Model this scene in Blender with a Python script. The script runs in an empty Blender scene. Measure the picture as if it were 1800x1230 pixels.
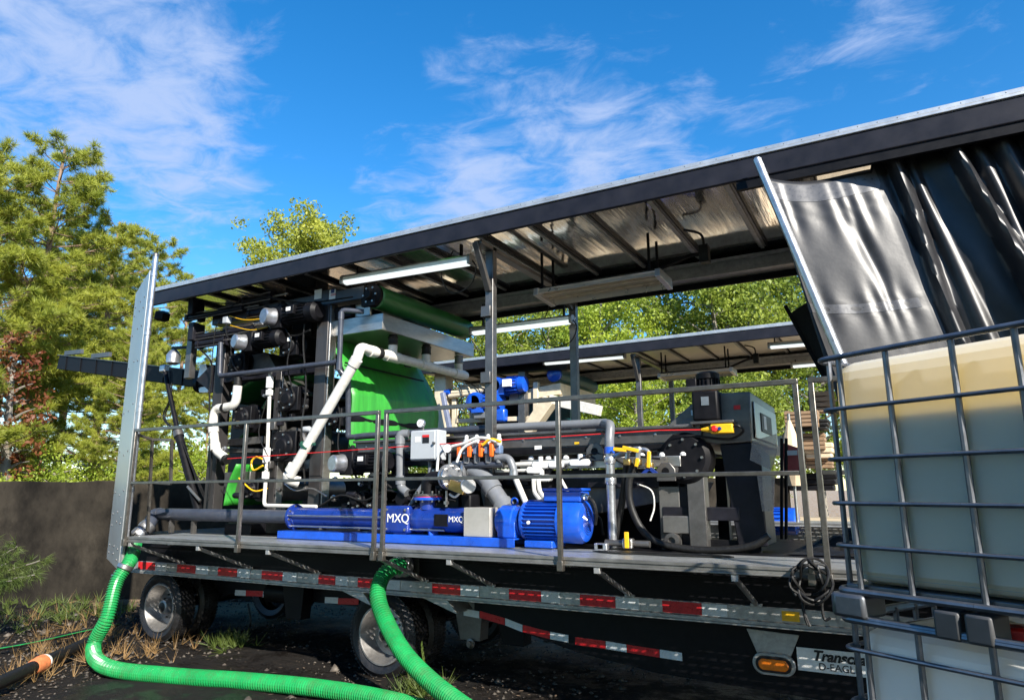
import bpy, math, random
import numpy as np
from mathutils import Vector, Matrix

# ------------------------------------------------------------------ camera, sky, sun, exposure
SC = bpy.context.scene
COL = SC.collection
EYE = Vector((0.0, 0.0, 1.9))
YAW, PITCH, ROLL = math.radians(29), math.radians(11.6), math.radians(-.26)
FW = Vector((-math.sin(YAW)*math.cos(PITCH), math.cos(YAW)*math.cos(PITCH), math.sin(PITCH)))
_r = Vector((math.cos(YAW), math.sin(YAW), 0)); _u = _r.cross(FW)
RT = _r*math.cos(ROLL)+_u*math.sin(ROLL); UP = _u*math.cos(ROLL)-_r*math.sin(ROLL)
cam = bpy.data.cameras.new('camera'); cam.lens = 24; cam.sensor_width = 36; cam.sensor_fit = 'HORIZONTAL'
cam.clip_start = .05; cam.clip_end = 3000
camo = bpy.data.objects.new('camera', cam); COL.objects.link(camo)
m = Matrix((RT, UP, -FW)).transposed().to_4x4(); m.translation = EYE; camo.matrix_world = m
SC.camera = camo

SUN_DIR = Vector((.70, -.47, .54)).normalized()          # towards the sun
SUN_EL = math.asin(SUN_DIR.z); SUN_AZ = math.atan2(SUN_DIR.x, SUN_DIR.y)
W = bpy.data.worlds.new('World'); SC.world = W; W.use_nodes = True
nt = W.node_tree; nt.nodes.clear()
N = nt.nodes.new; L = nt.links.new
out = N('ShaderNodeOutputWorld'); bg = N('ShaderNodeBackground'); bg.inputs[1].default_value = .108
sky = N('ShaderNodeTexSky'); sky.sky_type = 'NISHITA'; sky.sun_disc = False
sky.sun_elevation = SUN_EL; sky.sun_rotation = SUN_AZ; sky.air_density = 1.0; sky.dust_density = .2; sky.ozone_density = 3.0
hs = N('ShaderNodeHueSaturation'); hs.inputs['Saturation'].default_value = 1.36; hs.inputs['Value'].default_value = 1.0
L(sky.outputs[0], hs.inputs['Color'])
tc = N('ShaderNodeTexCoord'); sep = N('ShaderNodeSeparateXYZ'); L(tc.outputs['Generated'], sep.inputs[0])
def wmath(op, a, b=None, c=None):
    n = N('ShaderNodeMath'); n.operation = op
    for i, v in enumerate((a, b, c)):
        if v is None: continue
        if isinstance(v, (int, float)): n.inputs[i].default_value = v
        else: L(v, n.inputs[i])
    return n.outputs[0]
# project directions onto a high flat layer so that the cirrus streaks lie in perspective
zz = wmath('MAXIMUM', sep.outputs[2], .06)
cx = wmath('DIVIDE', sep.outputs[0], zz); cy = wmath('DIVIDE', sep.outputs[1], zz)
cmb = N('ShaderNodeCombineXYZ'); L(cx, cmb.inputs[0]); L(cy, cmb.inputs[1])
mp = N('ShaderNodeMapping'); mp.inputs['Rotation'].default_value = (0, 0, math.radians(-20)); mp.inputs['Scale'].default_value = (1.6, 2.1, 1)
L(cmb.outputs[0], mp.inputs[0])
n1 = N('ShaderNodeTexNoise'); n1.inputs['Scale'].default_value = 3.4; n1.inputs['Detail'].default_value = 9; n1.inputs['Roughness'].default_value = .62; n1.inputs['Distortion'].default_value = .5
L(mp.outputs[0], n1.inputs['Vector'])
n2 = N('ShaderNodeTexNoise'); n2.inputs['Scale'].default_value = .55; n2.inputs['Detail'].default_value = 3
L(cmb.outputs[0], n2.inputs['Vector'])
def bank(px, py, rad, amt):
    d = (RT*(px-900)/1200-UP*(py-615)/1200+FW).normalized()
    dt = N('ShaderNodeVectorMath'); dt.operation = 'DOT_PRODUCT'; L(tc.outputs['Generated'], dt.inputs[0]); dt.inputs[1].default_value = d
    mr = N('ShaderNodeMapRange'); mr.interpolation_type = 'SMOOTHSTEP'
    L(dt.outputs['Value'], mr.inputs[0]); mr.inputs[1].default_value = math.cos(rad); mr.inputs[2].default_value = 1; mr.inputs[3].default_value = 0; mr.inputs[4].default_value = amt
    return mr.outputs[0]
banks = wmath('MULTIPLY', n2.outputs[0], .10)
for b in ((30, 10, .32, .25), (250, 120, .24, .15), (830, 130, .10, .17), (960, 140, .10, .15), (1120, 150, .13, .17), (1300, 230, .12, .15), (960, 350, .18, .30), (760, 370, .15, .28), (1120, 300, .12, .18), (1480, 40, .12, .17), (1640, 30, .12, .14), (380, 390, .10, .12), (330, 260, .14, .1)):
    banks = wmath('ADD', banks, bank(*b))
cl = wmath('ADD', wmath('MULTIPLY', n1.outputs[0], .95), banks)
ramp = N('ShaderNodeMapRange'); ramp.interpolation_type = 'SMOOTHSTEP'; L(cl, ramp.inputs[0])
ramp.inputs[1].default_value = .645; ramp.inputs[2].default_value = 1.10; ramp.inputs[3].default_value = 0; ramp.inputs[4].default_value = .85
mixc = N('ShaderNodeMixRGB'); L(ramp.outputs[0], mixc.inputs[0]); L(hs.outputs[0], mixc.inputs[1]); mixc.inputs[2].default_value = (2.15, 2.7, 4.0, 1)
L(mixc.outputs[0], bg.inputs[0]); L(bg.outputs[0], out.inputs[0])

sun = bpy.data.lights.new('sun', 'SUN'); sun.energy = 5.0; sun.angle = math.radians(.53); sun.color = (1, .94, .84)
suno = bpy.data.objects.new('sun', sun); COL.objects.link(suno); suno.location = (10, -12, 14)
suno.rotation_euler = (-SUN_DIR).to_track_quat('-Z', 'Y').to_euler()
SC.view_settings.view_transform = 'Standard'; SC.view_settings.look = 'None'
SC.view_settings.exposure = 1.2; SC.view_settings.gamma = 1
SC.cycles.max_bounces = 8; SC.cycles.transparent_max_bounces = 12

# ------------------------------------------------------------------ survey helpers: a sighted pixel of the photograph and one known plane give a point of the place
def ray(x, y): return RT*((x-900)/1200)-UP*((y-615)/1200)+FW
def at(x, y, Y): d = ray(x, y); return EYE+d*(Y/d.y)
def atX(x, y, X): d = ray(x, y); return EYE+d*(X/d.x)
def atZ(x, y, Z): d = ray(x, y); return EYE+d*((Z-EYE.z)/d.z)
def V(*a): return Vector(a)

# ------------------------------------------------------------------ materials
MATS = {}
def mat(name, col, rough=.5, metal=0., var=.25, scale=6., bump=0., bscale=40., stretch=(1, 1, 1), col2=None, dirt=0., dirtcol=(.05, .04, .03), trans=0., emit=0., coat=0., rvar=.12, spec=.5, tcol=None):
    if name in MATS: return MATS[name]
    M = bpy.data.materials.new(name); M.use_nodes = True; t = M.node_tree; n = t.nodes; l = t.links.new
    b = n['Principled BSDF']
    tcn = n.new('ShaderNodeTexCoord'); mp = n.new('ShaderNodeMapping'); mp.inputs['Scale'].default_value = stretch; l(tcn.outputs['Object'], mp.inputs[0])
    nz = n.new('ShaderNodeTexNoise'); nz.inputs['Scale'].default_value = scale; nz.inputs['Detail'].default_value = 6; nz.inputs['Roughness'].default_value = .6; l(mp.outputs[0], nz.inputs['Vector'])
    r = n.new('ShaderNodeValToRGB'); r.color_ramp.elements[0].position = .3; r.color_ramp.elements[1].position = .7
    c2 = col2 or tuple(min(1, c*(1+var)) for c in col); c1 = tuple(c*(1-var) for c in col) if not col2 else col
    r.color_ramp.elements[0].color = (*c1, 1); r.color_ramp.elements[1].color = (*c2, 1); l(nz.outputs[0], r.inputs[0])
    src = r.outputs[0]
    if dirt:
        nd = n.new('ShaderNodeTexNoise'); nd.inputs['Scale'].default_value = scale*2.3; nd.inputs['Detail'].default_value = 8; nd.inputs['Roughness'].default_value = .7; l(mp.outputs[0], nd.inputs['Vector'])
        mr = n.new('ShaderNodeMapRange'); l(nd.outputs[0], mr.inputs[0]); mr.inputs[1].default_value = .45; mr.inputs[2].default_value = .75; mr.inputs[4].default_value = dirt
        mx = n.new('ShaderNodeMixRGB'); l(mr.outputs[0], mx.inputs[0]); l(src, mx.inputs[1]); mx.inputs[2].default_value = (*dirtcol, 1); src = mx.outputs[0]
    l(src, b.inputs['Base Color'])
    rr = n.new('ShaderNodeMapRange'); l(nz.outputs[0], rr.inputs[0]); rr.inputs[3].default_value = max(.02, rough-rvar); rr.inputs[4].default_value = min(1, rough+rvar); l(rr.outputs[0], b.inputs['Roughness'])
    b.inputs['Metallic'].default_value = metal; b.inputs['Specular IOR Level'].default_value = spec
    if coat: b.inputs['Coat Weight'].default_value = coat; b.inputs['Coat Roughness'].default_value = .1
    if bump:
        bn = n.new('ShaderNodeTexNoise'); bn.inputs['Scale'].default_value = bscale; bn.inputs['Detail'].default_value = 5; l(mp.outputs[0], bn.inputs['Vector'])
        bp = n.new('ShaderNodeBump'); bp.inputs['Strength'].default_value = bump; bp.inputs['Distance'].default_value = .02; l(bn.outputs[0], bp.inputs['Height']); l(bp.outputs[0], b.inputs['Normal'])
    if trans:
        tr = n.new('ShaderNodeBsdfTranslucent')
        if tcol: tr.inputs[0].default_value = (*tcol, 1)
        else: l(src, tr.inputs[0])
        ms = n.new('ShaderNodeMixShader'); ms.inputs[0].default_value = trans
        l(b.outputs[0], ms.inputs[1]); l(tr.outputs[0], ms.inputs[2]); l(ms.outputs[0], n['Material Output'].inputs[0])
    if emit: b.inputs['Emission Color'].default_value = (*col, 1); b.inputs['Emission Strength'].default_value = emit
    MATS[name] = M; return M
BLACK = mat('black_paint', (.0045, .0045, .006), .5, 0, .4, 9, dirt=.2, dirtcol=(.02, .018, .016), spec=.16)
NAVY = mat('dark_machine_paint', (.009, .009, .013), .42, 0, .4, 7, dirt=.25, dirtcol=(.03, .027, .025), spec=.22)
RUBBER = mat('black_rubber', (.008, .008, .008), .5, 0, .4, 30, .15, 60, dirt=.25, dirtcol=(.03, .027, .025), spec=.3)
TYRE = mat('tyre_rubber', (.007, .007, .008), .5, 0, .5, 14, .3, 50, dirt=.35, dirtcol=(.025, .02, .016))
STEEL = mat('stainless_steel', (.42, .41, .39), .34, .9, .18, 5, .05, 30, (1, 1, 4), dirt=.25, dirtcol=(.16, .13, .10))
STEELD = mat('dull_steel', (.15, .145, .14), .40, .75, .25, 6, .06, 30, dirt=.35, dirtcol=(.08, .06, .045))
ALU = mat('mill_aluminium', (.62, .62, .61), .36, .85, .12, 5, .03, 40, (1, 4, 4), dirt=.25, dirtcol=(.2, .18, .15))
ALUW = mat('weathered_aluminium', (.40, .40, .39), .5, .6, .2, 8, .05, 40, dirt=.45, dirtcol=(.10, .09, .08))
GALV = mat('galvanised_tube', (.45, .46, .48), .33, .85, .22, 14, .03, 60, dirt=.2, dirtcol=(.15, .14, .13))
RAILM = mat('guard_rail_steel', (.19, .175, .155), .34, .85, .25, 10, .04, 50, dirt=.35, dirtcol=(.09, .07, .05))
COLM = mat('dark_column_steel', (.045, .042, .042), .36, .35, .25, 6, .04, 20, (1, 1, .4), dirt=.3, dirtcol=(.02, .018, .016))
BLUE = mat('blue_enamel', (.005, .068, .45), .3, 0, .2, 7, .02, 50, dirt=.3, dirtcol=(.03, .03, .05), coat=.4)
BLUED = mat('deep_blue_enamel', (.006, .026, .19), .3, 0, .25, 7, .02, 50, dirt=.3, dirtcol=(.02, .02, .03), coat=.4)
PVC = mat('white_pvc', (.58, .57, .53), .38, 0, .08, 9, dirt=.4, dirtcol=(.26, .22, .17))
PVCG = mat('grey_pvc', (.13, .14, .155), .38, 0, .15, 9, dirt=.25, dirtcol=(.2, .18, .15))
PVCD = mat('dark_grey_pvc', (.035, .042, .06), .36, 0, .2, 9, dirt=.25, dirtcol=(.1, .09, .08))
GREENB = mat('green_press_belt', (.028, .245, .026), .42, 0, .28, 3, .12, 160, (1, 3, .35), dirt=.4, dirtcol=(.012, .09, .02))
GREEND = mat('green_roller_rubber', (.016, .135, .030), .4, 0, .2, 5, dirt=.25, dirtcol=(.008, .05, .012))
HOSEG = mat('green_hose_plastic', (.010, .235, .062), .32, 0, .2, 5, dirt=.6, dirtcol=(.055, .07, .03))
WHITE = mat('white_plastic', (.62, .62, .60), .4, 0, .05, 9, dirt=.1, dirtcol=(.4, .37, .32))
GREYBOX = mat('grey_enclosure', (.36, .385, .41), .4, 0, .06, 6, dirt=.12, dirtcol=(.3, .28, .26))
ORANGE = mat('orange_handle', (.78, .12, .01), .4, 0, .12, 20)
YELLOW = mat('yellow_plastic', (.75, .42, .01), .4, 0, .12, 20, dirt=.2)
RED = mat('red_plastic', (.55, .015, .015), .38, 0, .15, 20)
REDT = mat('red_reflective_tape', (.50, .012, .018), .3, 0, .2, 30, dirt=.3, dirtcol=(.10, .03, .03))
WHITET = mat('white_reflective_tape', (.60, .64, .66), .3, 0, .1, 30, dirt=.35, dirtcol=(.25, .24, .22))
BRASS = mat('brass', (.45, .30, .10), .35, .9, .2, 15, dirt=.2)
AMBER = mat('amber_lens', (.80, .19, .01), .2, 0, .15, 30, coat=.6)
CREAM = mat('cream_machine_paint', (.58, .50, .36), .42, 0, .12, 5, dirt=.25, dirtcol=(.2, .15, .1))
TEAL = mat('teal_roller_rubber', (.010, .06, .075), .42, 0, .2, 5)
LENS = mat('lamp_lens', (.80, .86, .86), .35, 0, .04, 40, emit=.5)
INK = mat('black_ink', (.008, .008, .009), .5, 0, .1, 9)
PAPER = mat('label_white', (.72, .72, .70), .5, 0, .06, 30, dirt=.1)

# ------------------------------------------------------------------ mesh building
ORG = {}
def basis(d):
    d = d.normalized(); a = V(0, 0, 1) if abs(d.z) < .95 else V(1, 0, 0)
    s = d.cross(a).normalized(); return s, s.cross(d)
def spline(pts, n=8):
    P = [Vector(p) for p in pts]; P = [P[0]*2-P[1]]+P+[P[-1]*2-P[-2]]; o = []
    for i in range(1, len(P)-2):
        a, b, c, d = P[i-1:i+3]
        for k in range(n):
            t = k/n; o.append(.5*((2*b)+(c-a)*t+(2*a-5*b+4*c-d)*t*t+(3*b-a-3*c+d)*t**3))
    return o+[P[-2]]
def bend(pts, rad=.1, n=5):
    P = [Vector(p) for p in pts]; o = [P[0]]
    for a, b, c in zip(P, P[1:], P[2:]):
        r = min(rad, (b-a).length*.48, (c-b).length*.48); p = b+(a-b).normalized()*r; q = b+(c-b).normalized()*r
        for k in range(n+1):
            t = k/n; o.append(p*(1-t)**2+b*2*t*(1-t)+q*t*t)
    return o+[P[-1]]
class MB:
    def __init__(s): s.v = []; s.f = []
    def add(s, vs, fs):
        k = len(s.v); s.v += [tuple(v) for v in vs]; s.f += [tuple(i+k for i in f) for f in fs]; return s
    def box(s, a, b):
        (x0, y0, z0), (x1, y1, z1) = a, b
        return s.add([(x0, y0, z0), (x1, y0, z0), (x1, y1, z0), (x0, y1, z0), (x0, y0, z1), (x1, y0, z1), (x1, y1, z1), (x0, y1, z1)],
                     [(3, 2, 1, 0), (4, 5, 6, 7), (0, 1, 5, 4), (1, 2, 6, 5), (2, 3, 7, 6), (3, 0, 4, 7)])
    def cbox(s, c, d): return s.box([c[i]-d[i]/2 for i in range(3)], [c[i]+d[i]/2 for i in range(3)])
    def beam(s, p, q, w, h=None, up=(0, 0, 1)):
        p, q = Vector(p), Vector(q); h = h or w; d = (q-p).normalized(); up = Vector(up)
        if abs(d.dot(up)) > .97: up = V(0, 1, 0)
        x = d.cross(up).normalized()*(w/2); y = x.cross(d).normalized()*(h/2)
        return s.add([p-x-y, p+x-y, p+x+y, p-x+y, q-x-y, q+x-y, q+x+y, q-x+y], [(0, 1, 2, 3), (7, 6, 5, 4), (4, 5, 1, 0), (5, 6, 2, 1), (6, 7, 3, 2), (7, 4, 0, 3)])
    def lathe(s, p, d, prof, n=20, cap=True):
        p = Vector(p); d = Vector(d).normalized(); a, b = basis(d); vs = []; fs = []
        for t, r in prof:
            for k in range(n):
                an = 2*math.pi*k/n; vs.append(p+d*t+(a*math.cos(an)+b*math.sin(an))*r)
        for i in range(len(prof)-1):
            for k in range(n): fs.append((i*n+k, i*n+(k+1) % n, (i+1)*n+(k+1) % n, (i+1)*n+k))
        if cap: fs.append(tuple(range(n))[::-1]); fs.append(tuple((len(prof)-1)*n+k for k in range(n)))
        return s.add(vs, fs)
    def cyl(s, p, q, r, r2=None, n=16):
        d = Vector(q)-Vector(p); return s.lathe(p, d, [(0, r), (d.length, r if r2 is None else r2)], n)
    def tube(s, pts, r, n=10, closed=False):
        P = [Vector(p) for p in pts]; m = len(P); R = r if isinstance(r, (list, tuple)) else [r]*m
        d0 = (P[1]-P[0]).normalized(); a, _ = basis(d0); vs = []; fs = []
        for i in range(m):
            d = ((P[(i+1) % m]-P[i-1]) if closed else (P[min(i+1, m-1)]-P[max(i-1, 0)])).normalized()
            a = (a-d*a.dot(d)).normalized(); b = d.cross(a)
            for k in range(n):
                an = 2*math.pi*k/n; vs.append(P[i]+(a*math.cos(an)+b*math.sin(an))*R[i])
        for i in range(m if closed else m-1):
            j = (i+1) % m
            for k in range(n): fs.append((i*n+k, i*n+(k+1) % n, j*n+(k+1) % n, j*n+k))
        if not closed: fs.append(tuple(range(n))[::-1]); fs.append(tuple((m-1)*n+k for k in range(n)))
        return s.add(vs, fs)
    def prism(s, poly, vec):
        P = [Vector(p) for p in poly]; vec = Vector(vec); n = len(P)
        return s.add(P+[p+vec for p in P], [tuple(range(n))[::-1], tuple(range(n, 2*n))]+[(i, (i+1) % n, n+(i+1) % n, n+i) for i in range(n)])
    def mesh(s, name, m, org=(0, 0, 0), sharp=35):
        me = bpy.data.meshes.new(name); o = Vector(org)
        me.from_pydata([Vector(v)-o for v in s.v], [], s.f); me.materials.append(m)
        import bmesh
        bm = bmesh.new(); bm.from_mesh(me); bmesh.ops.recalc_face_normals(bm, faces=bm.faces); bm.to_mesh(me); bm.free()
        if sharp: me.shade_smooth(); me.set_sharp_from_angle(angle=math.radians(sharp))
        return me
    def build(s, name, m, parent=None, bevel=0, sharp=35, org=None):
        vs = np.array([tuple(v) for v in s.v]); o = Vector(org) if org is not None else Vector(((vs[:, 0].min()+vs[:, 0].max())/2, (vs[:, 1].min()+vs[:, 1].max())/2, vs[:, 2].min()))
        ob = bpy.data.objects.new(name, s.mesh(name, m, o, sharp)); COL.objects.link(ob)
        place(ob, o, parent)
        if bevel:
            bv = ob.modifiers.new('bevel', 'BEVEL'); bv.width = bevel; bv.segments = 2; bv.limit_method = 'ANGLE'; bv.angle_limit = math.radians(40)
        return ob
def place(ob, o, parent):
    ORG[ob.name] = Vector(o)
    if parent is not None: ob.parent = parent; ob.location = Vector(o)-ORG[parent.name]
    else: ob.location = o
def thing(name, label, cat, loc, group=None, kind=None):
    o = bpy.data.objects.new(name, None); COL.objects.link(o); o.location = loc; ORG[o.name] = Vector(loc); o.empty_display_size = .2
    return tag(o, label, cat, group, kind)
def tag(o, label=None, cat=None, group=None, kind=None):
    for k, v in (('label', label), ('category', cat), ('group', group), ('kind', kind)):
        if v: o[k] = v
    return o
def copy_tree(o, off, parent=None, swap=None):
    c = o.copy(); COL.objects.link(c); c.parent = parent
    if parent is None: c.location = o.location+Vector(off)
    ORG[c.name] = ORG[o.name]+Vector(off)
    if swap and c.type == 'MESH' and c.data.materials[0].name in swap:
        c.data = c.data.copy(); c.data.materials[0] = swap[c.data.materials[0].name]
    for ch in [x for x in bpy.data.objects if x.parent == o]: copy_tree(ch, off, c, swap)
    return c
def text(body, size, origin, xdir, ydir, m, parent, name='lettering', depth=.002, shear=0., bold=0.):
    cu = bpy.data.curves.new('t', 'FONT'); cu.body = body; cu.size = size; cu.extrude = depth; cu.shear = shear; cu.offset = bold; cu.align_x = 'CENTER'; cu.align_y = 'CENTER'
    t = bpy.data.objects.new('t', cu); COL.objects.link(t); dg = bpy.context.evaluated_depsgraph_get(); me = bpy.data.meshes.new_from_object(t.evaluated_get(dg)); bpy.data.objects.remove(t)
    x = Vector(xdir).normalized(); y = Vector(ydir).normalized(); z = x.cross(y)
    me.transform(Matrix((x, y, z)).transposed().to_4x4()); me.materials.clear(); me.materials.append(m)
    ob = bpy.data.objects.new(name, me); COL.objects.link(ob); place(ob, Vector(origin), parent); return ob
SHOW2 = True
OFF2 = V(-.65, 7.0, 0)
def atP(x, y, p0, n):
    d = ray(x, y); return EYE+d*((Vector(p0)-EYE).dot(Vector(n))/d.dot(Vector(n)))
# ------------------------------------------------------------------ ground and wall
def ground_mat():
    M = bpy.data.materials.new('wet_shaded_dirt'); M.use_nodes = True; t = M.node_tree; n = t.nodes; l = t.links.new; b = n['Principled BSDF']
    tcn = n.new('ShaderNodeTexCoord'); b.inputs['Specular IOR Level'].default_value = .22
    def nz(s, d=8, r=.65):
        k = n.new('ShaderNodeTexNoise'); k.inputs['Scale'].default_value = s; k.inputs['Detail'].default_value = d; k.inputs['Roughness'].default_value = r; l(tcn.outputs['Object'], k.inputs['Vector']); return k.outputs[0]
    a = nz(1.3); c = nz(17, 10, .75); w = nz(2.2, 5)
    r = n.new('ShaderNodeValToRGB'); e = r.color_ramp.elements; e[0].position = .32; e[0].color = (.003, .0027, .0025, 1); e[1].position = .72; e[1].color = (.030, .021, .014, 1)
    k = e.new(.52); k.color = (.009, .007, .0055, 1)
    mx = n.new('ShaderNodeMath'); mx.operation = 'MULTIPLY_ADD'; l(c, mx.inputs[0]); mx.inputs[1].default_value = .5
    m2 = n.new('ShaderNodeMath'); m2.operation = 'MULTIPLY'; l(a, m2.inputs[0]); m2.inputs[1].default_value = .5; l(m2.outputs[0], mx.inputs[2]); l(mx.outputs[0], r.inputs[0])
    # the yard beyond the near trailer is dry sandy dirt, the strip in front is wet soil with its shade darkened into the colour
    sx = n.new('ShaderNodeSeparateXYZ'); l(tcn.outputs['Object'], sx.inputs[0]); md = n.new('ShaderNodeMath'); md.operation = 'MULTIPLY_ADD'; l(a, md.inputs[0]); md.inputs[1].default_value = 2.5; l(sx.outputs[1], md.inputs[2])
    mr2 = n.new('ShaderNodeMapRange'); mr2.interpolation_type = 'SMOOTHSTEP'; l(md.outputs[0], mr2.inputs[0]); mr2.inputs[1].default_value = 8.3; mr2.inputs[2].default_value = 9.8
    r2 = n.new('ShaderNodeValToRGB'); r2.color_ramp.elements[0].position = .3; r2.color_ramp.elements[0].color = (.19, .125, .07, 1); r2.color_ramp.elements[1].position = .7; r2.color_ramp.elements[1].color = (.40, .29, .18, 1); l(mx.outputs[0], r2.inputs[0])
    mg = n.new('ShaderNodeMixRGB'); l(mr2.outputs[0], mg.inputs[0]); l(r.outputs[0], mg.inputs[1]); l(r2.outputs[0], mg.inputs[2])
    l(mg.outputs[0], b.inputs['Base Color'])
    rr = n.new('ShaderNodeMapRange'); l(w, rr.inputs[0]); rr.inputs[1].default_value = .42; rr.inputs[2].default_value = .55; rr.inputs[3].default_value = .3; rr.inputs[4].default_value = .9; l(rr.outputs[0], b.inputs['Roughness'])
    bp = n.new('ShaderNodeBump'); bp.inputs['Distance'].default_value = .12; bp.inputs['Strength'].default_value = 1.0; l(mx.outputs[0], bp.inputs['Height']); l(bp.outputs[0], b.inputs['Normal'])
    return M
rng = np.random.default_rng(5)
def ground():
    ax = np.concatenate([np.array([-600, -200, -80, -40]), np.arange(-26, 12, .22), np.array([16, 30, 80, 300, 600])])
    ay = np.concatenate([np.array([-600, -200, -60, -20]), np.arange(-6, 24, .22), np.array([30, 40, 80, 300, 900])])
    X, Y = np.meshgrid(ax, ay); Z = np.zeros_like(X)
    for k in range(26):
        f = .3+k*.22; a = rng.uniform(0, 6.28); Z += .022/(1+.5*k)*np.sin(f*(X*math.cos(a)+Y*math.sin(a))*2+rng.uniform(0, 6))
    Z -= .03
    me = bpy.data.meshes.new('ground'); nx, ny = len(ax), len(ay)
    vs = np.stack([X.ravel(), Y.ravel(), Z.ravel()], 1)
    fs = [(j*nx+i, j*nx+i+1, (j+1)*nx+i+1, (j+1)*nx+i) for j in range(ny-1) for i in range(nx-1)]
    me.from_pydata(vs.tolist(), [], fs); me.materials.append(ground_mat()); me.shade_smooth()
    o = bpy.data.objects.new('ground', me); COL.objects.link(o); tag(o, kind='structure')
ground()
CONC = mat('stained_shaded_concrete', (.007, .006, .005), .95, 0, .8, 1.1, .5, 14, (1, 1, .7), spec=.1, col2=(.045, .038, .029), dirt=.95, dirtcol=(.005, .0045, .004))  # stains, plus an overall darker colour standing in for tree shade
pw = V(-13.6, 7.4, 0); wd = V(.875, .485, 0)
wn = V(-.485, .875, 0)
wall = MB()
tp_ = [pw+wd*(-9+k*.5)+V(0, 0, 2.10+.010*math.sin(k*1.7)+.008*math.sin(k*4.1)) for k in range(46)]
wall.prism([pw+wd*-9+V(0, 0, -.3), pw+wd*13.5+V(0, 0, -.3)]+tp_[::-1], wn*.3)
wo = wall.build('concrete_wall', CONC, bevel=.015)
tag(wo, 'long stained concrete block wall, its colour darkened for tree shade, behind the trailer at left', 'wall')

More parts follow.
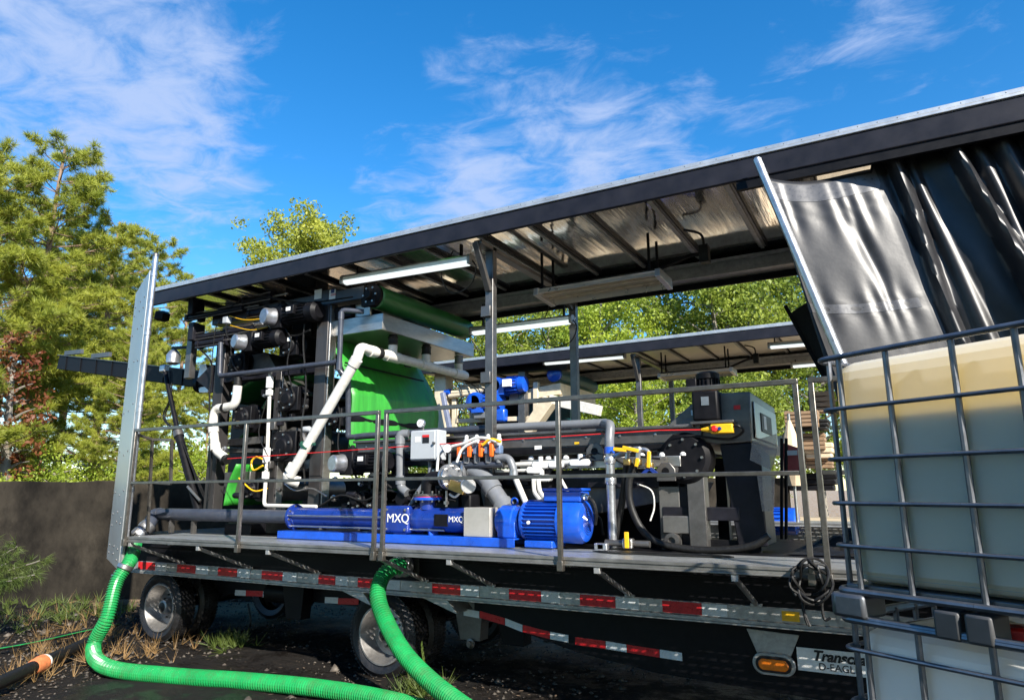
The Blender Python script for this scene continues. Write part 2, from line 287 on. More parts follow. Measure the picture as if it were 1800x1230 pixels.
# ------------------------------------------------------------------ flatbed trailer
def flatbed(off=V(0, 0, 0), full=True):
    T = thing('flatbed_trailer', 'black drop deck flatbed trailer with red and white reflective tape along its side rail' if full else 'second flatbed trailer standing behind the first one, mostly hidden', 'trailer', V(-4, 7.3, 0)+off, 'flatbed trailers side by side')
    o = off
    def bx(a, b): return MB().box(V(*a)+o, V(*b)+o)
    bx((-9.45, 6.06, 1.24), (6, 8.54, 1.34)).build('deck', BLACK if full else mat('tan_plank_deck', (.46, .37, .25), .7, 0, .2, 5, .1, 20, (.3, 6, 1)), T)  # second deck has light tan boards of their own colour
    if not full:
        bx((-9.45, 6.0, .84), (6, 6.06, 1.34)).build('side_rail', ALUW, T, .005)
        bx((-9.2, 6.6, .5), (6, 6.72, 1.24)).build('main_beam', BLACK, T)
        return T
    r = MB().box((-9.35, 6.0, .874), (6, 6.05, .98)); r.box((-9.35, 5.985, .842), (6, 6.05, .870)); r.box((-9.35, 5.985, .825), (6, 6.08, .840))
    r.build('side_rail', ALUW, T, .003)
    p = MB().box((-9.3, 6.03, .98), (6, 6.055, 1.30)); p.box((-9.3, 6.015, 1.17), (6, 6.03, 1.185)); p.build('side_panel', BLACK, T)
    for y in (6.62, 7.9): MB().box((-9.3, y, .55), (-2.6, y+.1, .83)).build('main_beam', BLACK, T)
    poly = [(-3.9, .82), (6, .82), (6, .20), (1.2, .22), (-2.0, .33), (-2.75, .42), (-3.4, .56), (-3.9, .66)]
    MB().prism([V(x, 6.22, z) for x, z in poly], (0, .1, 0)).build('side_skirt', BLACK, T)
    for a, b, c in ((243, 273, 293), (311, 344, 366), (383, 417, 440), (460, 497, 522), (560, 590, 612), (629, 657, 704), (760, 810, 843), (895, 952, 985), (1020, 1083, 1125), (1165, 1235, 1280)):
        for (u, w, mt) in ((a, b, REDT), (b, c, WHITET)):
            x0 = at(u, 1000+(u-244)*.08, 6).x; x1 = at(w, 1000+(w-244)*.08, 6).x
            MB().box((x0, 5.994, .880), (x1-.004, 5.999, .974)).build('reflective_tape', mt, T)
    sk = [(815, 1075, 843, 1080, 0), (843, 1079, 888, 1092, 1), (888, 1092, 919, 1104, 0), (919, 1104, 967, 1116, 1), (967, 1116, 1000, 1122, 0), (1011, 1126, 1065, 1133, 1), (1065, 1133, 1102, 1139, 0), (1102, 1139, 1160, 1148, 1), (1160, 1148, 1200, 1154, 0)]
    for x0, y0, x1, y1, c in sk:
        a = at(x0, y0, 6.215); b = at(x1-1, y1, 6.215); h = V(0, 0, .033)
        MB().prism([a-h, b-h, b+h, a+h], (0, .004, 0)).build('reflective_tape', REDT if c else WHITET, T)
    for x0, x1, y, c in ((413, 432, 1041, 0), (432, 462, 1042, 1), (462, 484, 1044, 0), (571, 594, 1054, 0), (594, 630, 1056, 1)):
        a = at(x0, y, 6.6); b = at(x1, y+1, 6.6); h = V(0, 0, .035)
        MB().prism([a-h, b-h, b+h, a+h], (0, .005, 0)).build('reflective_tape', REDT if c else WHITET, T)
    # wheels: outer and inner tyre on both axles, near and far side
    for cx in (at(278, 1075, 6.05).x-.02, at(668, 1120, 6.05).x):
        for (y0, s, inner) in ((6.05, 1, 0), (6.40, 1, 1), (8.55, -1, 0), (8.20, -1, 1)):
            c = V(cx, y0, .40); prof = []
            w = .27; R = .438; ri = .305
            prof = [(.035, ri), (.012, ri+.03), (.0, ri+.075), (.012, R-.045), (.03, R-.012), (.045, R-.003), (w-.045, R-.003), (w-.03, R-.012), (w-.012, R-.045), (w, ri+.075), (w-.035, ri)]
            ty = MB().lathe(c, (0, s, 0), prof, 56, cap=False)
            for k in range(64):          # tread blocks in four ribs
                an = 2*math.pi*k/64; d = V(math.cos(an), 0, math.sin(an)); tg = V(-math.sin(an), 0, math.cos(an))
                for j in range(4):
                    yy = .052+j*.056; pc = c+V(0, s*(yy+.0), 0)+d*(R+.002)+tg*(.008 if j % 2 else -.004)
                    ty.add([pc+tg*a*.0145+V(0, s*b*.021, 0)+d*h for h in (-.012, .0025) for a, b in ((-1, -1), (1, -1), (1, 1), (-1, 1))], [(4, 5, 6, 7), (0, 1, 5, 4), (1, 2, 6, 5), (2, 3, 7, 6), (3, 0, 4, 7)])
            wo_ = ty.build('wheel', TYRE, T)
            if not inner:
                rm = MB().lathe(c, (0, s, 0), [(.03, ri+.004), (.012, ri-.002), (.012, ri-.018), (.03, ri-.026), (.15, ri-.05), (.185, ri-.075), (.19, .15), (.175, .105), (.17, .1), (.12, .098), (.07, .085), (.06, .06), (.058, 0.001)], 40, cap=False)
                rim = rm.build('rim', RIMM, wo_)
                for k in range(10):
                    an = 2*math.pi*k/10; q = c+V(math.cos(an)*.15, s*.188, math.sin(an)*.15); MB().cyl(q, q-V(0, s*.035, 0), .014, n=6).build('wheel_nut', STEELD, wo_)
                MB().lathe(c+V(0, s*.06, 0), (0, s, 0), [(-.012, .03), (0, .062), (.06, .085), (.12, .09)], 20).build('hub', RUBBER, wo_)
    for cx in (-8.68, -4.93):
        MB().cyl((cx, 6.3, .425), (cx, 8.4, .425), .065).build('axle', BLACK, T)
        for y in (6.75, 7.95):
            for k in range(4): MB().beam((cx-.55+k*.06, y, .56-.022*k), (cx+.55-k*.06, y, .56-.022*k), .08, .016).build('leaf_spring', NAVY, T)
            MB().lathe((cx+.22, y-.16, .5), (1, 0, .15), [(0, .05), (.02, .085), (.08, .09), (.10, .09), (.16, .085), (.18, .04)], 16).build('brake_chamber', BLACK, T)
            MB().tube(spline([(cx+.3, y-.16, .55), (cx+.4, y-.1, .7), (cx+.6, y, .78)], 5), .009, 6).build('air_line', RUBBER, T)
    MB().lathe((-7.3, 6.62, .62), (1, 0, 0), [(0, .04), (.03, .12), (.72, .12), (.75, .04)], 20).build('air_tank', BLACK, T)
    for k in range(12): MB().box((-9.0+k*.62, 6.1, 1.12), (-8.93+k*.62, 8.5, 1.235)).build('cross_member', BLACK, T)
    for px in (830, 520, 905, 300):
        a = at(px, 1090, 6.5); MB().prism([V(a.x-.22, 6.45, .8), V(a.x+.16, 6.45, .8), V(a.x+.13, 6.45, .36), V(a.x-.12, 6.45, .36)], (0, .16, 0)).build('suspension_hanger', STEELD if px == 830 else BLACK, T, .006)
    a = at(828, 1130, 6.44); MB().lathe(a, (0, -1, 0), [(0, .05), (.02, .05), (.025, .03), (.05, .028)], 12).build('hanger_bolt', STEELD, T)
    for x in (-5.5, -4.4): MB().prism([V(x, 6.02, .82), V(x+.3, 6.02, .82), V(x+.42, 6.02, .70), V(x+.40, 6.02, .70)], (0, .3, 0)).build('mud_guard_bracket', ALUW, T)
    # lamp bracket, amber lamp, maker's plate, yellow sticker
    q = [at(x, y, 6.2) for x, y in ((1312, 1104), (1405, 1116), (1388, 1160), (1333, 1152))]
    MB().prism(q, (0, .012, 0)).build('lamp_bracket', ALUW, T, .003)
    c = at(1361, 1166, 6.19)
    def oval(c, w, h, n=12):
        o_ = []
        for k in range(2*n+2):
            an = -math.pi/2+math.pi*(k % (n+1))/n + (math.pi if k > n else 0); sx = 1 if k <= n else -1
            o_.append(c+V(sx*(w-h)+h*math.cos(an), 0, h*math.sin(an)))
        return o_
    hs_ = MB().prism(oval(c, .165, .085), (0, -.03, 0)).build('lamp_housing', ALUW, T, .008)
    MB().prism(oval(c+V(0, -.03, 0), .138, .062), (0, -.014, 0)).build('rubber_ring', RUBBER, hs_, .004)
    MB().prism(oval(c+V(0, -.044, 0), .115, .042), (0, -.012, 0)).build('amber_lens', AMBER, hs_, .008)
    p0, p1 = at(1400, 1136, 6.2), at(1400, 1176, 6.2)
    pl = MB().box((p0.x, 6.19, p1.z), (p0.x+.62, 6.2, p0.z)).build('maker_plate', PAPER, T)
    text('Transcraft', .105, V(p0.x+.33, 6.187, p1.z+.70*(p0.z-p1.z)), (1, 0, 0), (0, 0, 1), INK, pl, shear=.3, bold=.004)
    text('D-EAGLE', .074, V(p0.x+.30, 6.187, p1.z+.25*(p0.z-p1.z)), (1, 0, 0), (0, 0, 1), INK, pl)
    a = at(1374, 1081, 5.99); MB().box((a.x, 5.994, .888), (a.x+.13, 5.999, .962)).build('warning_sticker', YELLOW, T)
    MB().tube(spline([at(436, 1060, 6.9), at(440, 1095, 6.9), at(425, 1120, 6.9), at(400, 1135, 6.9)], 6), .012, 6).build('air_line', RUBBER, T)
    return T
RIMM = mat('dusty_wheel_aluminium', (.30, .29, .28), .42, .75, .3, 6, .05, 30, dirt=.5, dirtcol=(.05, .04, .03))
flatbed(); flatbed(OFF2, False)

# ------------------------------------------------------------------ walkway with open grating
def walkway(off=V(0, 0, 0), full=True):
    Wk = thing('walkway', 'fold out aluminium grating walkway in front of the blue pump' if full else 'sunlit walkway of the second trailer behind', 'walkway', V(-3.5, 5.6, 1.3)+off, 'fold out walkways')
    x0, x1 = -8.33, 2.2
    g = MB()
    for k in range(15): y = 5.262+k*.0535; g.box(V(x0, y, 1.352)+off, V(x1, y+.035, 1.366)+off)
    for k in range(106): x = x0+k*.0995; g.box(V(x, 5.255, 1.342)+off, V(x+.018, 6.05, 1.356)+off)
    tag(g.build('grating', ALU, Wk, sharp=0), kind='stuff')
    f = MB().box(V(x0, 5.232, 1.345)+off, V(x1, 5.255, 1.372)+off); f.box(V(x0, 5.240, 1.318)+off, V(x1, 5.255, 1.345)+off); f.box(V(x0, 5.232, 1.303)+off, V(x1, 5.27, 1.318)+off)
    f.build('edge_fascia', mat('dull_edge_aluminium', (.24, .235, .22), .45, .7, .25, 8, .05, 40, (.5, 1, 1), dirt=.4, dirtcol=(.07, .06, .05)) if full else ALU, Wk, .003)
    if not full: return Wk
    for k in range(6): x = x0+.8+k*1.7; MB().box((x, 5.27, 1.29), (x+.04, 6.02, 1.34)).build('joist', ALUW, Wk)
    for (bx_, by_) in ((322, 992), (440, 1000), (560, 1005), (748, 1013), (865, 1020), (1108, 1043), (1330, 1064)):
        x = at(bx_, by_, 6.0).x
        b = MB().beam((x, 5.262, 1.272), (x, 5.985, 1.0), .028, .034); b.cbox((x, 5.262, 1.278), (.05, .045, .05)); b.cbox((x, 5.985, .992), (.09, .03, .022))
        b.build('brace', ALUW, Wk, .003)
    # worn black mat pieces on the grating
    mt = MB(); rr = random.Random(3); pts = []
    c = atZ(1165, 974, 1.37)
    for k in range(26):
        an = 2*math.pi*k/26; pts.append(c+V(.58*math.cos(an)*(1+rr.uniform(-.12, .12)), .12*math.sin(an)*(1+rr.uniform(-.3, .3)), .002))
    mt.prism(pts, (0, 0, .008)).build('worn_rubber_mat', RUBBER, Wk)
    return Wk
walkway(); walkway(OFF2, False)

# ------------------------------------------------------------------ guard rails
def rail(xs, label, extra=None, off=V(0, 0, 0), zt=2.655, zm=2.01):
    G = thing('guard_rail', label, 'railing', V((xs[0]+xs[-1])/2, 5.235, 1.3)+off, 'guard rail sections on the walkway edge')
    t = .038
    for x in xs:
        p = MB().beam(V(x, 5.215, 1.27)+off, V(x, 5.215, zt-.02)+off, t); p.box(V(x-.026, 5.19, 1.26)+off, V(x+.026, 5.241, 1.34)+off); p.build('post', RAILM, G, .004)
    MB().box(V(xs[0]-t/2, 5.215-t/2, zt-.02)+off, V(xs[-1]+t/2, 5.215+t/2, zt+.018)+off).build('top_rail', RAILM, G, .004)
    for a, b in zip(xs, xs[1:]): MB().box(V(a+t/2, 5.2, zm-.016)+off, V(b-t/2, 5.23, zm+.016)+off).build('mid_rail', RAILM, G, .004)
    return G
g1 = rail([-8.28, -6.27, at(659, 900, 5.215).x], 'guard rail section left of the gap, in front of the green belt press')
a = V(-8.28, 5.24, 2.60); b = atX(268, 772, -8.3); c = atX(302, 773, -8.05); b2 = atX(268, 848, -8.3); c2 = atX(300, 850, -8.05)
e = MB().beam(a, b, .03); e.beam(b, c, .03); e.beam(b, b2-V(0, 0, .6), .03); e.beam(c, c2, .03); e.beam(V(-8.28, 5.24, 2.0), b2, .028); e.beam(b2, c2, .028)
e.build('return_rail', RAILM, g1)
rail([at(674, 900, 5.215).x, -2.45, -.575], 'guard rail section right of the gap, in front of the blue motor')
rail([-.47, 1.2, 2.1], 'guard rail section partly hidden by the stacked totes')

# ------------------------------------------------------------------ canopy roofs on posts
BEAMB = mat('roof_beam_paint', (.012, .012, .017), .42, 0, .3, 5, dirt=.2, dirtcol=(.03, .028, .026), spec=.25)
POL = mat('polished_roof_aluminium', (.90, .89, .87), .09, .95, .06, 2.2, .45, 1.3, (2.8, .22, 1), rvar=.06, dirt=.15, dirtcol=(.6, .5, .38))
STRIP = mat('roof_edge_aluminium', (.58, .58, .57), .38, .7, .12, 6, dirt=.25, dirtcol=(.2, .18, .15))
def canopy(off=V(0, 0, 0), label='', full=True):
    R = thing('canopy_roof', label, 'roof', V(-3.7, 7.3, 4.6)+off, 'raised canopy roofs')
    def bx(a, b): return MB().box(V(*a)+off, V(*b)+off)
    x0, x1 = -9.52, 6.5
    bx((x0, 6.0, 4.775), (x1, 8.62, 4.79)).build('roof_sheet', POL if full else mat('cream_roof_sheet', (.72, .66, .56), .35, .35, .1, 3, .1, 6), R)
    bx((x0, 5.955, 4.60), (x1, 6.0, 4.80)).build('edge_beam', BEAMB, R, .012)
    s = bx((x0, 5.94, 4.803), (x1, 6.03, 4.828)); s.box(V(x0, 5.947, 4.83)+off, V(x1, 6.03, 4.868)+off); s.build('edge_strip', STRIP, R, .004)
    if full:
        rv = MB()
        for k in range(110): c = V(x0+.1+k*.145, 5.947, 4.85)+off; rv.lathe(c, (0, -1, 0), [(-.002, .005), (.002, .0045), (.003, .002)], 6)
        tag(rv.build('rivets', STEELD, R, sharp=0), kind='stuff')
    fb = bx((x0, 8.36, 4.52), (x1, 8.6, 4.56)); fb.box(V(x0, 8.36, 4.561)+off, V(x1, 8.40, 4.70)+off); fb.box(V(x0, 8.3, 4.66)+off, V(x1, 8.358, 4.70)+off); fb.build('far_beam', ALUW, R, .004)
    bx((x0, 8.601, 4.44), (x1, 8.65, 4.80)).build('far_edge_beam', BLACK, R, .01)
    bx((x0, 5.96, 4.829), (x0+.04, 8.62, 4.86)).build('end_strip', STRIP, R)
    xs = [-9.2, -8.6, -7.95, -7.3, -6.65, -6.0, -5.35, -4.70, -3.92, -3.27, -2.62, -1.9, -1.14, -.45, .25, .95, 1.65, 2.35]
    for i, x in enumerate(xs):
        c = bx((x-.020, 6.002, 4.735), (x+.020, 8.3, 4.757)); c.box(V(x-.045, 6.002, 4.758)+off, V(x+.045, 8.3, 4.773)+off); c.build('crossbar', ALUW, R, .003)
        bx((x+.048, 6.002, 4.738), (x+.066, 8.3, 4.772)).build('crossbar_shadow_strip', BLACK, R)  # black strip built in as the shadow gap beside each bar
    for (x, y, zb, zt) in ((-3.78, 6.34, 1.34, 4.60), (-3.72, 8.48, 1.34, 4.52), (-9.15, 8.45, 1.34, 4.5), (2.2, 6.3, 1.34, 4.6), (2.2, 8.45, 1.34, 4.5)):
        bx((x-.05, y-.045, zb), (x+.05, y+.045, zt)).build('post', STEELD, R, .006)
    MB().beam(V(-3.80, 6.04, 4.58)+off, V(-3.78, 6.29, 4.08)+off, .07, .05).build('post_brace', STEELD, R, .005)
    bx((-3.83, 6.05, 4.55), (-3.73, 8.42, 4.60)).build('post_header', STEELD, R, .005)
    if full:
        MB().beam(V(-3.72, 8.0, 4.50)+off, V(-3.72, 8.43, 4.36)+off, .05).build('post_brace', STEELD, R)
        for z in (3.78, 3.04): bx((-3.86, 6.25, z), (-3.74, 6.285, z+.12)).build('post_clamp', STEELD, R, .004)
    return R
canopy(label='long black edged canopy roof with polished aluminium underside over the near trailer')
canopy(OFF2, 'second canopy roof standing behind, with pale underside and black edge', False)

# ------------------------------------------------------------------ lamps and heaters under the roofs
def tube_light(p, q, label, hang, thick=.075, cable=True):
    p, q = Vector(p), Vector(q); d = (q-p).normalized()
    T = thing('tube_light', label, 'lamp', (p+q)/2, 'tube lights under the canopy roofs')
    z = V(0, 0, 1); h = thick
    sec = [(-.055, .0), (-.06, .045), (-.03, .075), (.03, .075), (.06, .045), (.055, .0)]
    y = V(0, 1, 0)
    MB().prism([p+y*a+z*b for a, b in sec], q-p).build('housing', ALU, T)
    ln = [(-.052, -.002), (-.046, -.03), (-.02, -.048), (.02, -.048), (.046, -.03), (.052, -.002)]
    MB().prism([p+d*.03+y*a+z*b for a, b in ln], (q-p)-d*.06).build('lens', LENS, T)
    for c in (p, q): MB().prism([c-d*.02+y*a*1.08+z*b for a, b in [(-.06, -.045), (-.065, .045), (-.03, .08), (.03, .08), (.065, .045), (.06, -.045)]], d*.04).build('end_cap', ALUW, T, .006)
    for t in (.12, .93):
        c = p+(q-p)*t; MB().beam(c+z*.075, V(c.x, c.y, hang), .02, .045).build('hanger', BLACK, T)
    if cable: MB().tube(spline([q+z*.03, q+V(.07, 0, -.1), q+V(-.05, .05, -.28), q+V(-.35, .1, -.3), q+V(-.5, .12, -.02), q+V(-.32, .1, hang-q.z-.02)], 6), .008, 6).build('power_cable', RUBBER, T)
    return T
tube_light(at(605, 495, 6.35), at(828, 459, 6.35), 'bright tube light hanging under the near roof edge, left of the post', 4.72)
tube_light(at(830, 584, 8.2), at(1005, 563, 8.2), 'tube light on the far side of the near roof, between the two posts', 4.55)
tube_light(at(957, 638, 13.3), at(1098, 626, 13.3), 'tube light under the near edge of the second roof', 4.72, cable=False)
tube_light(at(1352, 609, 13.4), at(1440, 602, 13.4), 'tube light under the second roof beside the black flap', 4.72, cable=False)
tube_light(at(1392, 643, 15.2), at(1450, 638, 15.2), 'tube light on the far side of the second roof', 4.55, cable=False)
def heater(off, label):
    x0, x1, y0, y1, z = -3.50, -2.08, 6.95, 7.42, 4.16
    Hh = thing('radiant_heater', label, 'heater', V((x0+x1)/2, 7.2, z)+off, 'radiant heaters under the canopy roofs')
    sec = [(y0, z), (y0+.02, z), (y0+.09, z+.13), (y1-.09, z+.13), (y1-.02, z), (y1, z), (y1-.07, z+.17), (y0+.07, z+.17)]
    rf = MB()
    for (ya, za), (yb, zb_) in (((y0, z+.02), (y0+.03, z+.07)), ((y0+.03, z+.07), (y1-.03, z+.07)), ((y1-.03, z+.07), (y1, z-.02))):
        rf.prism([V(x0, ya, za)+off, V(x0, yb, zb_)+off, V(x0, yb, zb_+.008)+off, V(x0, ya, za+.008)+off], (x1-x0, 0, 0))
    rf.build('reflector', mat('warm_reflector', (.75, .68, .55), .3, .7, .1, 6), Hh)
    for x in (x0-.06, x1): MB().prism([V(x, a, b)+off for a, b in ((y0-.01, z), (y1+.01, z-.03), (y1-.01, z+.09), (y0+.01, z+.09))], (.06, 0, 0)).build('end_plate', ALU, Hh, .004)
    for y in (7.1, 7.27): MB().cyl(V(x0, y, z+.030)+off, V(x1, y, z+.035)+off, .014, n=10).build('heating_rod', CREAM, Hh)
    for x in (x0+.02, x1-.08):
        for y in (7.03, 7.34): MB().beam(V(x, y, z+.09)+off, V(x, y, 4.70)+off, .028, .02).build('hanger_strap', BLACK, Hh)
    MB().beam(V(x0-.05, 7.08, z+.105)+off, V(x1+.05, 7.08, z+.105)+off, .03).build('top_bar', BLACK, Hh)
    MB().tube(bend([V(x1, 7.08, z+.11)+off, V(-1.75, 7.2, z+.26)+off, V(-1.62, 7.25, z+.27)+off], .05), .022, 8).build('conduit', BLACK, Hh)
    b = MB().cbox(V(-1.60, 7.25, z+.26)+off, (.1, .12, .2)); b.tube(spline([V(-1.6, 7.25, z+.35)+off, V(-1.62, 7.2, z+.48)+off, V(-1.78, 7.1, z+.53)+off], 5), .016, 7); b.build('junction_box', RUBBER, Hh, .01)
    return Hh
heater(V(0, 0, 0), 'long radiant heater hanging under the near roof, right of the post')
heater(V(-.65, 6.95, .05), 'radiant heater under the second roof behind')

# ------------------------------------------------------------------ end panel of the walkway at the left
d = V(-.916, .40, 0); n_ = V(.40, .916, 0)
P0 = V(-8.46, 5.30, 0)
S = thing('wind_panel', 'tall flat aluminium panel with a tube edge standing at the left end of the walkway', 'panel', P0+V(0, 0, .96))
pts = [P0+V(0, 0, .965), P0+d*1.02+V(0, 0, 1.03), P0+d*1.02+V(0, 0, 4.72), P0+V(0, 0, 4.80)]
SHEET = mat('panel_sheet_aluminium', (.60, .61, .60), .38, .8, .05, 1.5, .0, 3, (1, 1, .4), dirt=.06, dirtcol=(.35, .33, .3))
MB().prism(pts, n_*-.012).build('sheet', SHEET, S)
MB().beam(P0+V(.03, .0, .95), P0+V(.03, 0, 4.80), .05, .03).build('edge_channel', ALUW, S, .004)
MB().cyl(P0+V(.09, -.01, 1.3), P0+V(.09, -.01, 4.98), .034).build('edge_tube', GALV, S)
for z in (1.9, 2.9, 3.9, 4.7): MB().cyl(P0+V(.09, -.01, z), P0+V(.09, -.01, z+.05), .041).build('tube_collar', GALV, S)
tt = MB().lathe(P0+V(.09, -.01, 4.98), (0, 0, 1), [(0, .04), (.03, .04), (.05, .015)], 12); tt.build('tube_cap', STEELD, S)
rr = random.Random(1)
for z in [1.1, 1.22, 1.5, 1.62, 1.9, 2.4, 3.0, 3.6, 4.1, 4.35, 4.5]:
    for u in (.2, .5, .88): q = P0+d*u+V(0, 0, z+rr.uniform(-.04, .04))-n_*.012; MB().lathe(q, -n_, [(0, .014), (.006, .012), (.009, .003)], 8).build('bolt_head', STEELD, S)
b = MB().cbox(P0+V(.02, .0, .93), (.16, .05, .05)); b.cyl(P0+V(-.06, -.04, .9), P0+V(.12, -.04, .9), .018); b.build('bottom_latch', STEEL, S)

# ------------------------------------------------------------------ side curtain at the right
VIN = mat('black_vinyl', (.014, .014, .016), .40, 0, .3, 4, .03, 25, dirt=.08, dirtcol=(.1, .1, .1), rvar=.05)
VIN.node_tree.nodes['Principled BSDF'].inputs['Specular IOR Level'].default_value = .5
def curtain():
    Cu = thing('side_curtain', 'glossy black vinyl curtain gathered in folds at the right end of the roof', 'curtain', V(.5, 5.95, 2.6))
    nu, nv = 260, 60; me = MB(); vs = []
    tl, bl = at(1347, 300, 5.9), at(1488, 655, 5.85)
    T0, B0 = tl.x, bl.x+.0; T1, B1 = 3.3, 4.3
    ridges = [(.232, .13, .017), (.262, .05, .012), (.335, .20, .016), (.372, .06, .02), (.415, .12, .022), (.452, .21, .013), (.482, .15, .012), (.52, .2, .018), (.60, .2, .016), (.66, .1, .02), (.72, .22, .016), (.80, .2, .018), (.9, .22, .016)]
    for j in range(nv+1):
        v = j/nv
        for i in range(nu+1):
            u = i/nu
            x = (T0+(T1-T0)*u)*(1-v)+(B0+(B1-B0)*u)*v
            sag = .0
            if u < .21: sag = -.10*math.sin(math.pi*u/.21)*(1-.75*u/.21)
            elif u < .6: sag = .03*math.sin(u*60)
            z = (4.60+sag-(.06 if u < .2 else 0)+.10*min(1, max(0, (u-.205)/.01)))*(1-v)+2.15*v
            y = 5.90
            if u < .21: y += .27*(u/.21)-.02
            else: y += .27
            for c, a, w in ridges:
                cc = c+.020*math.sin(v*2.2+c*40)*v+.010*math.sin(v*6+c*90)*v; t = abs(u-cc)/(w*(1+.5*v*math.sin(c*77)))
                if t < 1: y -= a*(1-t**1.4)*(.86+.14*math.cos(v*3.4+c*30))
            if u < .21:                       # puckers under the two welded bands
                for vb in (.135, .50):
                    dv = v-vb
                    if 0 < abs(dv) < .16: y += .010*math.sin(u*190+math.sin(u*47)*2)*math.exp(-abs(dv)/.05)*min(1, abs(dv)/.02)*(1 if u > .01 else 0)
                y += .03*math.exp(-((u-.135-.05*(v-.3))/.012)**2)*math.exp(-((v-.30)/.14)**2)
            y += .006*math.sin(u*31+v*4)+(.010*math.sin(v*7+u*50)+.006*math.sin(v*13-u*90))*min(1, max(0, (u-.2)/.03))
            vs.append((x, y, z))
    me.add(vs, [(j*(nu+1)+i, j*(nu+1)+i+1, (j+1)*(nu+1)+i+1, (j+1)*(nu+1)+i) for j in range(nv) for i in range(nu)])
    o = me.build('vinyl_sheet', VIN, Cu, sharp=60)
    sd = o.modifiers.new('thick', 'SOLIDIFY'); sd.thickness = .003
    # welded bands
    for vb, u1 in ((.06, .205), (.50, .19)):
        b = MB(); vv = []; k0 = int(vb*nv)
        for jj, z in ((-1, .0), (1, .0)):
            for i in range(0, int(u1*nu)): p = Vector(vs[(k0+(jj if vb > .1 else (2 if jj > 0 else -2)))*(nu+1)+i]); vv.append(p+V(0, -.006, 0))
        m_ = len(vv)//2; b.add(vv, [(i, i+1, m_+i+1, m_+i) for i in range(m_-1)]); b.build('welded_band', mat('grey_vinyl_band', (.07, .07, .075), .3, 0, .2, 30), Cu)
    p, q = at(1331, 281, 5.84), at(1482, 640, 5.80); q = q+(q-p)*.35
    MB().cyl(p, q, .036).build('curtain_pole', GALV, Cu)
    MB().cyl(p+(p-q).normalized()*.02, p, .02, .036).build('pole_tip', GALV, Cu)
    MB().box((-1.0, 5.97, 4.52), (6, 6.02, 4.60)).build('curtain_track', BLACK, Cu)
    return Cu
curtain()
fl = [at(1376, 540, 8.5), at(1425, 530, 8.5), at(1490, 700, 8.5), at(1452, 672, 8.5)]
F = MB().prism([at(1378, 540, 8.55), at(1384, 537, 8.55), at(1458, 668, 8.55), at(1450, 672, 8.55)], (0, -.06, 0))
fo = thing('flap_panel', 'black stiff flap slanting below the far roof edge beside the curtain pole', 'panel', at(1440, 640, 8.5))
F.build('flap_edge', BLACK, fo)
MB().prism([at(1386, 553, 8.53), at(1425, 527, 8.53), at(1560, 640, 8.53), at(1560, 760, 8.53), at(1462, 680, 8.53)], (0, -.01, 0)).build('flap_sheet', RUBBER, fo)
# ------------------------------------------------------------------ belt press in the near trailer
BP = thing('belt_press', 'large dark belt filter press with bright green belt and rollers in the near trailer', 'machine', V(-7, 7.2, 1.34))
YN, YF = 6.42, 8.05
def col(px, ytop, ybot, w, dpt=.16, y=YN, m=COLM):
    a, b = at(px, ytop, y), at(px, ybot, y); x = (a.x+b.x)/2
    MB().box((x-w/2, y, max(1.345, b.z)), (x+w/2, y+dpt, a.z)).build('column', m, BP, .008); return x
xa = col(378, 588, 900, .20); xb = col(560, 512, 900, .20); xc = col(482, 650, 900, .11)
MB().box((xb+.1, YN+.02, 1.35), (xb+.125, YN+.14, 4.3)).build('column_lit_edge', STEEL, BP, .003)  # bright steel strips put the sunlit right side into the column's colour
MB().box((xc+.055, YN+.02, 1.6), (xc+.075, YN+.12, 3.45)).build('column_lit_edge', STEEL, BP, .003)
for x, zt in ((xa, 4.1), (xb, 4.4), (-5.75, 2.3)): MB().box((x-.1, YF, 1.345), (x+.1, YF+.16, zt)).build('column', NAVY, BP, .008)
for y in (YN-.005, YF-.005):
    MB().box((-8.62, y, 4.30), (-5.72, y+.17, 4.47)).build('top_beam', COLM, BP, .008)
    MB().box((-8.55, y, 1.50), (-5.72, y+.17, 1.66)).build('base_beam', COLM, BP, .008)
    MB().box((-8.4, y+.01, 3.42), (-6.4, y+.15, 3.52)).build('mid_beam', NAVY, BP, .006)
for x in (-8.5, -5.78): MB().box((x-.06, YN+.17, 4.31), (x+.06, YF, 4.46)).build('cross_beam', NAVY, BP, .006)
for px, w_, mt in ((553, .13, PAPER), (579, .11, PAPER)):
    a = at(px, 514, YN-.006); l_ = MB().box((a.x, YN-.008, a.z-.10), (a.x+w_, YN-.006, a.z+.03)).build('label_plate', mt, BP)
a = at(582, 509, YN-.009); MB().box((a.x, YN-.011, a.z-.05), (a.x+.06, YN-.0085, a.z-.005)).build('label_print', BLUED, BP); 
for k in range(3): MB().box((a.x, YN-.011, a.z-.088+k*.011), (a.x+.085, YN-.0085, a.z-.083+k*.011)).build('label_print', RED, BP)
# rollers lie across the trailer
def roller(px, py, r, m, y0=YN+.12, y1=YF+.02, journal=True, far=None):
    c = at(px, py, y0); p, q = V(c.x, y0, c.z), V(c.x, y1, c.z)
    d_ = (q-p).length
    ob = MB().lathe(p, q-p, [(0, r*.9), (.02, r), (d_-.02, r), (d_, r*.9)], 28).build('roller', m, BP)
    if journal:
        MB().cyl(p-V(0, .12, 0), p, r*.35).build('journal', STEELD, BP)
        bb = MB().cbox(p+V(0, -.10, 0), (r*1.7, .08, r*1.5)); bb.lathe(p+V(0, -.14, 0), (0, -1, 0), [(0, r*.72), (.03, r*.66), (.04, r*.4), (.06, r*.35)], 20); bb.build('bearing_block', BLACK, BP, .01)
        for k in range(6): an = k*math.pi/3+.3; q2 = p+V(math.cos(an)*r*.58, -.165, math.sin(an)*r*.58); MB().cyl(q2, q2-V(0, .025, 0), .014, n=6).build('bearing_bolt', STEEL, BP)
    return c
